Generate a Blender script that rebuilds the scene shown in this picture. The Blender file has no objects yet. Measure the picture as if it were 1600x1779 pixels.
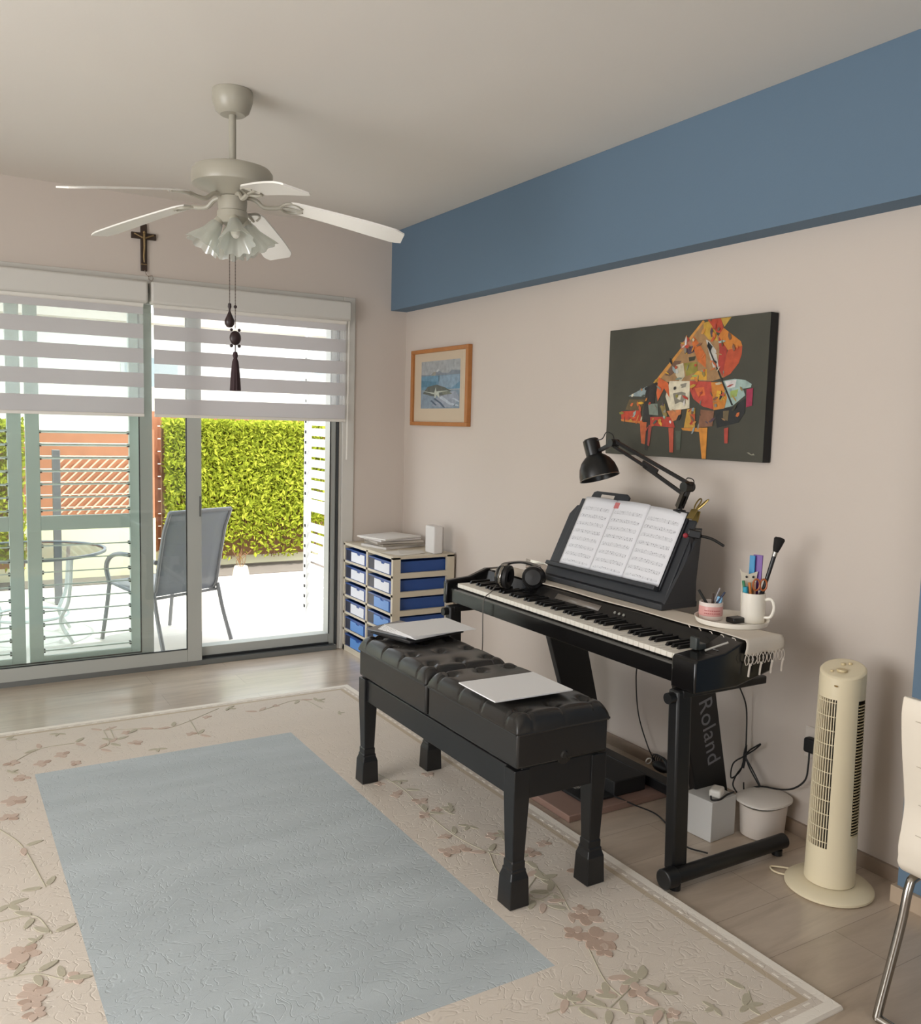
import bpy, bmesh, math, random
from mathutils import Vector, Matrix
random.seed(7)
S = bpy.context.scene
COL = S.collection
PI = math.pi

# ---------------------------------------------------------------- camera
cam_d = bpy.data.cameras.new('camera'); cam = bpy.data.objects.new('camera', cam_d); COL.objects.link(cam)
cam_d.sensor_fit = 'HORIZONTAL'; cam_d.sensor_width = 36.0; cam_d.lens = 36.0 * 1532.18 / 1600.0
cam_d.clip_start = 0.05; cam_d.clip_end = 300
_r = Vector((0.8573308502942388, -0.5141564566173806, 0.025038994636711925))
_u = Vector((0.028765462798105674, 0.0964170470790645, 0.9949252741701582))
_f = Vector((0.5139614394911046, 0.852259873014806, -0.0974512573803871))
M = Matrix.Identity(4)
for i in range(3):
    M[i][0] = _r[i]; M[i][1] = _u[i]; M[i][2] = -_f[i]
M[0][3], M[1][3], M[2][3] = -2.7138, -5.2505, 1.4733
cam.matrix_world = M
S.camera = cam
S.view_settings.view_transform = 'Standard'
S.view_settings.look = 'None'
S.view_settings.gamma = 1.0
S.view_settings.use_curve_mapping = False
S.view_settings.exposure = 0.28
try:
    S.cycles.use_denoising = True
    S.cycles.max_bounces = 10; S.cycles.diffuse_bounces = 6; S.cycles.transparent_max_bounces = 24
    S.cycles.sample_clamp_indirect = 6.0
except Exception:
    pass

# ---------------------------------------------------------------- sky, sun, window and fill light
W = bpy.data.worlds.new('sky'); S.world = W; W.use_nodes = True
wn = W.node_tree.nodes; wl = W.node_tree.links; wn.clear()
wo = wn.new('ShaderNodeOutputWorld'); wb = wn.new('ShaderNodeBackground')
wb.inputs[0].default_value = (0.86, 0.93, 1.0, 1); wb.inputs[1].default_value = 2.8
wl.new(wb.outputs[0], wo.inputs[0])

def lamp(name, kind, energy, color, loc=(0, 0, 0), direction=(0, 0, -1), size=(1, 1), angle=0.01):
    d = bpy.data.lights.new(name, kind); d.energy = energy; d.color = color
    o = bpy.data.objects.new(name, d); COL.objects.link(o); o.location = loc
    o.rotation_euler = Vector(direction).to_track_quat('-Z', 'Y').to_euler()
    if kind == 'AREA':
        d.shape = 'RECTANGLE'; d.size, d.size_y = size
    if kind == 'SUN':
        d.angle = angle
    return o
lamp('sun', 'SUN', 5.2, (1.0, 0.96, 0.88), (0, 0, 8), (-0.10, 0.26, -0.96), angle=0.012)
# inferred left-wall window daylight, and a fill lamp added behind the camera, both unseen
lamp('left_window_daylight', 'AREA', 62, (1.0, 0.965, 0.92), (-4.93, -3.3, 1.35), (1, -0.10, 0.0), (2.4, 1.9))
lamp('rear_fill_light', 'AREA', 4, (1.0, 0.92, 0.82), (-3.2, -6.93, 1.4), (0, 1, 0), (1.8, 1.4))

# ---------------------------------------------------------------- colour + materials
def lin(c):
    if isinstance(c, str):
        c = tuple(int(c[i:i+2], 16) for i in (0, 2, 4))
    o = []
    for v in c[:3]:
        v = v / 255.0
        o.append(v / 12.92 if v <= 0.04045 else ((v + 0.055) / 1.055) ** 2.4)
    return (o[0], o[1], o[2], 1.0)

def setin(b, names, v):
    for n in names:
        if n in b.inputs:
            b.inputs[n].default_value = v
            return

MATS = {}
def mat(name, col, rough=0.5, metal=0.0, bump=None, vary=None, spec=None, coat=None, transm=None, alpha=None, sheen=None):
    if name in MATS:
        return MATS[name]
    m = bpy.data.materials.new(name); m.use_nodes = True
    nt = m.node_tree; b = nt.nodes['Principled BSDF']
    b.inputs['Base Color'].default_value = lin(col)
    b.inputs['Roughness'].default_value = rough
    b.inputs['Metallic'].default_value = metal
    if spec is not None: setin(b, ['Specular IOR Level', 'Specular'], spec)
    if coat: setin(b, ['Coat Weight'], coat)
    if transm: setin(b, ['Transmission Weight', 'Transmission'], transm)
    if alpha is not None: b.inputs['Alpha'].default_value = alpha
    if sheen: setin(b, ['Sheen Weight'], sheen)
    tc = None
    if bump or vary:
        tc = nt.nodes.new('ShaderNodeTexCoord')
    if vary:   # (scale, amount, detail)
        n = nt.nodes.new('ShaderNodeTexNoise'); n.inputs['Scale'].default_value = vary[0]; n.inputs['Detail'].default_value = 4
        nt.links.new(tc.outputs['Object'], n.inputs['Vector'])
        mx = nt.nodes.new('ShaderNodeMix'); mx.data_type = 'RGBA'
        c = lin(col); a = vary[1]
        mx.inputs[6].default_value = (c[0]*(1-a), c[1]*(1-a), c[2]*(1-a), 1)
        mx.inputs[7].default_value = (min(1, c[0]*(1+a)), min(1, c[1]*(1+a)), min(1, c[2]*(1+a)), 1)
        nt.links.new(n.outputs['Fac'], mx.inputs[0]); nt.links.new(mx.outputs[2], b.inputs['Base Color'])
    if bump:   # (scale, strength, distance)
        n = nt.nodes.new('ShaderNodeTexNoise'); n.inputs['Scale'].default_value = bump[0]; n.inputs['Detail'].default_value = 3
        nt.links.new(tc.outputs['Object'], n.inputs['Vector'])
        bp = nt.nodes.new('ShaderNodeBump'); bp.inputs['Strength'].default_value = bump[1]; bp.inputs['Distance'].default_value = bump[2]
        nt.links.new(n.outputs['Fac'], bp.inputs['Height']); nt.links.new(bp.outputs[0], b.inputs['Normal'])
    MATS[name] = m
    return m

def glass_mat(name, tint, gloss=0.08):
    m = bpy.data.materials.new(name); m.use_nodes = True; nt = m.node_tree; nt.nodes.clear()
    o = nt.nodes.new('ShaderNodeOutputMaterial'); t = nt.nodes.new('ShaderNodeBsdfTransparent'); g = nt.nodes.new('ShaderNodeBsdfGlossy')
    t.inputs[0].default_value = (*tint, 1); g.inputs['Roughness'].default_value = 0.02
    mx = nt.nodes.new('ShaderNodeMixShader'); mx.inputs[0].default_value = gloss
    nt.links.new(t.outputs[0], mx.inputs[1]); nt.links.new(g.outputs[0], mx.inputs[2]); nt.links.new(mx.outputs[0], o.inputs[0])
    MATS[name] = m
    return m

def fabric_mat(name, col, through, transl, diffuse_col=None):
    """thin cloth: part clear gaps, part translucent, part diffuse"""
    m = bpy.data.materials.new(name); m.use_nodes = True; nt = m.node_tree; nt.nodes.clear()
    o = nt.nodes.new('ShaderNodeOutputMaterial')
    t = nt.nodes.new('ShaderNodeBsdfTransparent'); d = nt.nodes.new('ShaderNodeBsdfDiffuse'); l = nt.nodes.new('ShaderNodeBsdfTranslucent')
    d.inputs[0].default_value = lin(col); l.inputs[0].default_value = lin(col)
    a = nt.nodes.new('ShaderNodeMixShader'); a.inputs[0].default_value = transl
    nt.links.new(d.outputs[0], a.inputs[1]); nt.links.new(l.outputs[0], a.inputs[2])
    b = nt.nodes.new('ShaderNodeMixShader'); b.inputs[0].default_value = through
    nt.links.new(a.outputs[0], b.inputs[1]); nt.links.new(t.outputs[0], b.inputs[2]); nt.links.new(b.outputs[0], o.inputs[0])
    MATS[name] = m
    return m

# ---------------------------------------------------------------- mesh builder
class MB:
    def __init__(self):
        self.v = []; self.f = []; self.mi = []
    def add(self, verts, faces, mi=0):
        n = len(self.v); self.v += [tuple(p) for p in verts]
        for fc in faces:
            self.f.append([i + n for i in fc]); self.mi.append(mi)
        return self
    def box(self, x0, x1, y0, y1, z0, z1, mi=0):
        v = [(x, y, z) for z in (z0, z1) for y in (y0, y1) for x in (x0, x1)]
        return self.add(v, [(0, 2, 3, 1), (4, 5, 7, 6), (0, 1, 5, 4), (2, 6, 7, 3), (0, 4, 6, 2), (1, 3, 7, 5)], mi)
    def bar(self, p, q, w, h, up=(0, 0, 1), mi=0, w2=None, h2=None):
        p = Vector(p); q = Vector(q); d = (q - p).normalized(); up = Vector(up)
        s = d.cross(up)
        if s.length < 1e-5: s = d.cross(Vector((1, 0, 0)))
        s.normalize(); t = s.cross(d)
        w2 = w if w2 is None else w2; h2 = h if h2 is None else h2
        v = [p + s*a*w/2 + t*b*h/2 for a, b in ((-1, -1), (1, -1), (1, 1), (-1, 1))] + [q + s*a*w2/2 + t*b*h2/2 for a, b in ((-1, -1), (1, -1), (1, 1), (-1, 1))]
        return self.add(v, [(3, 2, 1, 0), (4, 5, 6, 7), (0, 1, 5, 4), (1, 2, 6, 5), (2, 3, 7, 6), (3, 0, 4, 7)], mi)
    def cyl(self, p, q, r, r2=None, n=20, mi=0, cap=True):
        r2 = r if r2 is None else r2
        p = Vector(p); q = Vector(q); d = (q - p).normalized()
        s = d.orthogonal().normalized(); t = d.cross(s)
        v = []
        for c, rr in ((p, r), (q, r2)):
            v += [c + (s*math.cos(2*PI*i/n) + t*math.sin(2*PI*i/n))*rr for i in range(n)]
        f = [(i, (i+1) % n, n+(i+1) % n, n+i) for i in range(n)]
        if cap: f += [tuple(range(n-1, -1, -1)), tuple(range(n, 2*n))]
        return self.add(v, f, mi)
    def lathe(self, prof, c=(0, 0, 0), axis=(0, 0, 1), n=28, mi=0, wave=None, closed=False):
        c = Vector(c); a = Vector(axis).normalized(); s = a.orthogonal().normalized(); t = a.cross(s)
        v = []
        for k, (r, z) in enumerate(prof):
            for i in range(n):
                th = 2*PI*i/n; rr = r; zz = z
                if wave: rr, zz = wave(k, th, r, z)
                v.append(c + (s*math.cos(th) + t*math.sin(th))*max(rr, 1e-5) + a*zz)
        f = []
        m = len(prof)
        for k in range(m-1):
            for i in range(n):
                f.append((k*n+i, k*n+(i+1) % n, (k+1)*n+(i+1) % n, (k+1)*n+i))
        if closed:
            f += [tuple(range(n-1, -1, -1)), tuple(range((m-1)*n, m*n))]
        return self.add(v, f, mi)
    def tube(self, pts, r, n=8, mi=0, res=6, smooth=True, r_end=None):
        P = [Vector(p) for p in pts]
        if smooth and len(P) > 2:
            Q = []
            E = [P[0]*2-P[1]] + P + [P[-1]*2-P[-2]]
            for i in range(1, len(E)-2):
                a, b, c, d = E[i-1:i+3]
                for k in range(res):
                    t = k/res
                    Q.append(0.5*((2*b)+(c-a)*t+(2*a-5*b+4*c-d)*t*t+(-a+3*b-3*c+d)*t**3))
            Q.append(P[-1]); P = Q
        n0 = None; rings = []
        for i, p in enumerate(P):
            d = (P[min(i+1, len(P)-1)] - P[max(i-1, 0)])
            if d.length < 1e-7: d = Vector((0, 0, 1))
            d.normalize()
            if n0 is None: n0 = d.orthogonal().normalized()
            n0 = (n0 - d*n0.dot(d))
            if n0.length < 1e-6: n0 = d.orthogonal()
            n0.normalize(); b = d.cross(n0)
            rr = r if r_end is None else r + (r_end-r)*i/(len(P)-1)
            rings.append([p + (n0*math.cos(2*PI*k/n)+b*math.sin(2*PI*k/n))*rr for k in range(n)])
        v = [q for rg in rings for q in rg]; f = []
        for i in range(len(rings)-1):
            for k in range(n):
                f.append((i*n+k, i*n+(k+1) % n, (i+1)*n+(k+1) % n, (i+1)*n+k))
        f += [tuple(range(n-1, -1, -1)), tuple(range((len(rings)-1)*n, len(rings)*n))]
        return self.add(v, f, mi)
    def sphere(self, c, r, n=16, m=10, mi=0, sc=(1, 1, 1)):
        c = Vector(c); v = []
        for j in range(m+1):
            ph = PI*j/m
            for i in range(n):
                th = 2*PI*i/n
                v.append(c + Vector((math.sin(ph)*math.cos(th)*r*sc[0], math.sin(ph)*math.sin(th)*r*sc[1], math.cos(ph)*r*sc[2])))
        f = [(j*n+i, (j+1)*n+i, (j+1)*n+(i+1) % n, j*n+(i+1) % n) for j in range(m) for i in range(n)]
        return self.add(v, f, mi)
    def prism(self, poly, o, ax, ay, depth, mi=0):
        """poly in the (ax, ay) plane at o, pushed by vector depth"""
        o = Vector(o); ax = Vector(ax); ay = Vector(ay); d = Vector(depth)
        a = [o + ax*x + ay*y for x, y in poly]; n = len(a)
        v = a + [p + d for p in a]
        f = [tuple(range(n-1, -1, -1)), tuple(range(n, 2*n))] + [(i, (i+1) % n, n+(i+1) % n, n+i) for i in range(n)]
        return self.add(v, f, mi)
    def grid(self, fn, nu, nv, mi=0):
        v = [fn(i/nu, j/nv) for j in range(nv+1) for i in range(nu+1)]
        f = [(j*(nu+1)+i, j*(nu+1)+i+1, (j+1)*(nu+1)+i+1, (j+1)*(nu+1)+i) for j in range(nv) for i in range(nu)]
        return self.add(v, f, mi)
    def build(self, name, mats, parent=None, local=False, bevel=0, seg=2, smooth=35, thick=0, fixn=True, subsurf=0):
        me = bpy.data.meshes.new(name)
        if not isinstance(mats, (list, tuple)): mats = [mats]
        vs = [Vector(p) for p in self.v]
        if parent is not None and not local:
            root = parent; mw = Matrix.Identity(4)
            chain = []
            while root is not None:
                chain.append(root); root = root.parent
            for r_ in reversed(chain):
                mw = mw @ (Matrix.Translation(r_.location) @ r_.rotation_euler.to_matrix().to_4x4())
            inv = mw.inverted(); vs = [inv @ p for p in vs]
        o = bpy.data.objects.new(name, me)
        if parent is None and not local:
            xs = [p.x for p in vs]; ys = [p.y for p in vs]; zs = [p.z for p in vs]
            c = Vector(((min(xs)+max(xs))/2, (min(ys)+max(ys))/2, min(zs)))
            vs = [p - c for p in vs]; o.location = c
        me.from_pydata([tuple(p) for p in vs], [], self.f)
        for m in mats: me.materials.append(m)
        me.polygons.foreach_set('material_index', self.mi)
        if fixn:
            bm = bmesh.new(); bm.from_mesh(me); bmesh.ops.recalc_face_normals(bm, faces=bm.faces[:]); bm.to_mesh(me); bm.free()
        if smooth:
            me.polygons.foreach_set('use_smooth', [True]*len(me.polygons))
            me.set_sharp_from_angle(angle=math.radians(smooth))
        me.update()
        COL.objects.link(o)
        if parent is not None: o.parent = parent
        if thick:
            s = o.modifiers.new('thickness', 'SOLIDIFY'); s.thickness = thick; s.offset = 0
        if bevel:
            b = o.modifiers.new('bevel', 'BEVEL'); b.width = bevel; b.segments = seg; b.limit_method = 'ANGLE'; b.angle_limit = math.radians(40)
        if subsurf:
            b = o.modifiers.new('sub', 'SUBSURF'); b.levels = subsurf; b.render_levels = subsurf
        return o

def tag(o, label, cat, group=None, kind=None):
    o['label'] = label; o['category'] = cat
    if group: o['group'] = group
    if kind: o['kind'] = kind
    return o
def thing(name, label, cat, loc=(0, 0, 0), rotz=0, group=None):
    o = bpy.data.objects.new(name, None); COL.objects.link(o); o.empty_display_size = 0.05
    o.location = loc; o.rotation_euler = (0, 0, rotz)
    return tag(o, label, cat, group)
def struct(o):
    o['kind'] = 'structure'; return o
def dup(o, parent=None):
    c = o.copy(); COL.objects.link(c)
    if parent is not None: c.parent = parent
    for ch in list(o.children): dup(ch, c)
    return c

# ---------------------------------------------------------------- materials
def make_wall(name, col, blot=0.03):
    return mat(name, col, 0.85, bump=(90, 0.08, 0.004), vary=(1.6, blot))
wall_m = make_wall('painted_wall', (202, 191, 181))
ceil_m = make_wall('ceiling_paint', (222, 217, 209), 0.02)
blue_m = make_wall('blue_paint', (98, 120, 140), 0.03)
alum = mat('aluminium_frame', (176, 178, 172), 0.45, 0.1)
alum_dark = mat('track_aluminium', (120, 122, 120), 0.4, 0.5)
seal = mat('black_seal', (28, 30, 30), 0.6)
white_paint = mat('white_trim', (205, 202, 195), 0.5)
black_gloss = mat('black_satin', (16, 16, 17), 0.32)
black_matte = mat('black_matte', (20, 20, 21), 0.6)
chrome = mat('chrome', (165, 160, 152), 0.2, 1.0)
white_plastic = mat('white_plastic', (226, 222, 214), 0.35)
paper = mat('white_paper', (228, 227, 226), 0.8)

def floor_mat():
    m = bpy.data.materials.new('laminate_planks'); m.use_nodes = True; nt = m.node_tree; b = nt.nodes['Principled BSDF']
    N = nt.nodes.new; L = nt.links.new
    tc = N('ShaderNodeTexCoord'); br = N('ShaderNodeTexBrick')
    br.inputs['Scale'].default_value = 1.0; br.inputs['Brick Width'].default_value = 1.25; br.inputs['Row Height'].default_value = 0.20
    br.inputs['Mortar Size'].default_value = 0.0012; br.inputs['Mortar Smooth'].default_value = 0.4; br.offset = 0.37
    br.inputs['Color1'].default_value = lin((190, 174, 156)); br.inputs['Color2'].default_value = lin((182, 165, 146)); br.inputs['Mortar'].default_value = lin((140, 124, 108))
    L(tc.outputs['Object'], br.inputs['Vector'])
    mp = N('ShaderNodeMapping'); mp.inputs['Scale'].default_value = (1.6, 9, 1); L(tc.outputs['Object'], mp.inputs['Vector'])
    n = N('ShaderNodeTexNoise'); n.inputs['Scale'].default_value = 1.6; n.inputs['Detail'].default_value = 6; n.inputs['Roughness'].default_value = 0.6; n.inputs['Distortion'].default_value = 0.6
    L(mp.outputs[0], n.inputs['Vector'])
    cr = N('ShaderNodeValToRGB'); cr.color_ramp.elements[0].position = 0.3; cr.color_ramp.elements[0].color = (0.80, 0.78, 0.76, 1)
    cr.color_ramp.elements[1].position = 0.72; cr.color_ramp.elements[1].color = (1.12, 1.12, 1.12, 1); L(n.outputs['Fac'], cr.inputs[0])
    mx = N('ShaderNodeMix'); mx.data_type = 'RGBA'; mx.blend_type = 'MULTIPLY'; mx.inputs[0].default_value = 1
    L(br.outputs['Color'], mx.inputs[6]); L(cr.outputs[0], mx.inputs[7]); L(mx.outputs[2], b.inputs['Base Color'])
    b.inputs['Roughness'].default_value = 0.30; setin(b, ['Specular IOR Level', 'Specular'], .7)
    setin(b, ['Coat Weight'], .5); setin(b, ['Coat Roughness'], .16)
    bp = N('ShaderNodeBump'); bp.inputs['Strength'].default_value = 0.15; bp.inputs['Distance'].default_value = 0.002
    L(n.outputs['Fac'], bp.inputs['Height']); L(bp.outputs[0], b.inputs['Normal'])
    return m

# ================================================================= ROOM
H = 2.70
XL = -5.0; YF = -7.0; WT = 0.20
OX0, OX1, OZ = -3.05, -0.43, 2.22
o = struct(MB().box(XL-.2, 0.25, YF-.2, WT, -0.12, 0.0).build('floor', floor_mat()))
o = struct(MB().box(XL-.2, 0.25, YF-.2, WT+.05, H, H+.25).build('ceiling', ceil_m))
w = MB(); w.box(OX1, 0.0, 0, WT, 0, H); w.box(OX0, OX1, 0, WT, OZ, H); w.box(XL, OX0, 0, WT, 0, H)
struct(w.build('wall_back', wall_m))
struct(MB().box(0, 0.2, YF, WT, 0, H).build('wall_right', wall_m))
w = MB(); w.box(XL-.2, XL, YF, -4.6, 0, H); w.box(XL-.2, XL, -2.0, WT, 0, H); w.box(XL-.2, XL, -4.6, -2.0, 0, .35); w.box(XL-.2, XL, -4.6, -2.0, 2.35, H)
struct(w.build('wall_left', wall_m))
w = MB(); w.box(XL, -4.2, YF-.2, YF, 0, H); w.box(-2.2, 0, YF-.2, YF, 0, H); w.box(-4.2, -2.2, YF-.2, YF, 0, .6); w.box(-4.2, -2.2, YF-.2, YF, 2.2, H)
struct(w.build('wall_front', wall_m))
# blue beam and blue column
struct(MB().box(-0.114, -0.0005, YF, -0.0005, 2.205, H-.0005).build('trim_1', blue_m))
struct(MB().box(-0.114, -0.0005, YF, -3.688, 0, 2.2045).build('trim_2', blue_m))
base_m = mat('wood_baseboard', (150, 132, 116), 0.5, vary=(14, .12))
base2_m = mat('light_baseboard', (178, 158, 136), 0.5, vary=(14, .1))
struct(MB().box(-0.014, -0.0005, -3.687, -0.001, 0, .05).build('baseboard_right', base_m))
struct(MB().box(-0.13, -0.1145, YF, -3.676, 0, .055).box(-.1142, -.0145, -3.6868, -3.676, 0, .054).build('baseboard_column', base2_m))
struct(MB().box(-0.365, -0.015, -0.013, -0.0005, 0, .05).build('baseboard_back', base_m))

# door surround, tracks, mullion, sliding panels
fr = MB()
fr.box(OX1-.02, -0.368, -0.012, 0.03, 0, 2.262); fr.box(OX0, OX1-.02, -0.012, 0.03, OZ, 2.262); fr.box(OX0-.05, OX0, -.012, .03, 0, 2.262)
fr.box(OX1-.045, OX1-.02, .0, .13, .0, OZ-.0)
struct(fr.build('trim_3', white_paint, bevel=.004))
tr = MB()
tr.box(OX0, OX1-.045, -0.012, 0.15, 0, .012)
for yy in (-.008, .028, .06, .10, .14): tr.box(OX0, OX1-.045, yy-.004, yy+.004, .012, .03)
tr.box(OX0, OX1-.045, .0, .13, OZ-.05, OZ)
struct(tr.build('trim_4', alum_dark))
GL = glass_mat('clear_glass', (0.96, 0.98, 0.97), 0.06)
GLT = glass_mat('tinted_glass', (0.94, 0.97, 0.96), 0.07)
def panel(name, x0, x1, y0, y1, z0, z1, stile, rail, glass=True, gm=None):
    f = MB()
    f.box(x0, x0+stile, y0, y1, z0, z1); f.box(x1-stile, x1, y0, y1, z0, z1)
    f.box(x0+stile, x1-stile, y0, y1, z0, z0+rail); f.box(x0+stile, x1-stile, y0, y1, z1-rail*.7, z1)
    p = struct(f.build(name, alum, bevel=.003))
    ym = (y0+y1)/2
    s = MB(); e = .004
    for a, b, c, d in ((x0+stile, x0+stile+e, z0+rail, z1-rail*.7), (x1-stile-e, x1-stile, z0+rail, z1-rail*.7), (x0+stile, x1-stile, z0+rail, z0+rail+e)):
        s.box(a, b, y0-.001, y0+.012, c, d)
    so = s.build('gasket', seal, p)
    g = MB().box(x0+stile-.005, x1-stile+.005, ym-.003, ym+.003, z0+rail-.01, z1-rail*.7+.01).build('pane', gm or GL, p)
    return p
p = panel('door_1', -2.82, -1.343, -0.010, 0.022, .014, OZ-.05, .086, .09)
h = MB().box(-1.357, -1.349, -.016, -.0105, .90, 1.02).build('handle', alum_dark, p)
p = panel('door_2', OX0+.01, -1.612, .034, .066, .03, OZ-.05, .07, .075, gm=GLT)
# third fixed leaf parked at the right edge: grey jamb profile with black seal
j = MB(); j.box(-.515, OX1-.046, .034, .12, .03, OZ-.05)
j.box(-1.35, -.515, .034, .12, .03, .10)
p = struct(j.build('trim_5', alum, bevel=.003))
j = MB(); j.box(OX1-.047, OX1-.042, -.008, .03, .03, OZ-.05); j.box(-.517, -.512, .028, .034, .10, OZ-.05); j.box(-1.35, -.515, .022, .034, .03, .045)
struct(j.build('trim_6', seal))

# zebra blinds
band_m = fabric_mat('blind_band', (215, 212, 212), 0.01, 0.30)
sheer_m = fabric_mat('blind_sheer', (240, 240, 240), 0.74, 0.6)
def blind(x0, x1, label, chain):
    t = thing('zebra_blind', label, 'window blind', ((x0+x1)/2, -.06, 1.49), group='zebra blinds over the sliding doors')
    MB().box(x0-.02, x1+.02, -.10, -.013, 2.105, 2.225).build('cassette', white_paint, t, bevel=.012)
    MB().cyl((x0, -.05, 2.10), (x1, -.05, 2.10), .016, n=12).build('roller', white_plastic, t)
    zb = [2.105, 2.05] ; z = 1.995
    bands = [(1.49, 1.583)]
    k = 0
    z = 1.642
    while z < 2.05:
        bands.append((z, z+.080)); z += .1345
    op = MB(); sh = MB()
    prev = 1.583
    for a, b in bands:
        op.box(x0, x1, -.0535, -.0525, a, min(b, 2.10))
    last = None
    for (a, b), (c, d) in zip(bands[:-1], bands[1:]):
        sh.box(x0, x1, -.0532, -.0528, b, c)
    a, b = bands[-1]
    op.box(x0, x1, -.0535, -.0525, b+.05, 2.105) if b+.05 < 2.1 else None
    if b < 2.05: sh.box(x0, x1, -.0532, -.0528, b, b+.05)
    op.build('band', band_m, t, smooth=0); sh.build('sheer', sheer_m, t, smooth=0)
    MB().box(x0, x1, -.064, -.046, 1.478, 1.496).build('bottom_rail', white_plastic, t, bevel=.003)
    if chain:
        m = MB()
        for xx in (x1+.008, x1+.014):
            m.tube([(xx, -.075, 2.12), (xx, -.07, 1.7), (xx+.001, -.06, 1.24)], .0022, n=6)
        m.build('bead_chain', white_plastic, t)
    return t
blind(-2.98, -1.674, 'white striped zebra blind on the left, partly in front of louvred shutters', False)
blind(-1.617, -.452, 'white striped zebra blind on the right above the open view to the hedge', True)
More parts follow.
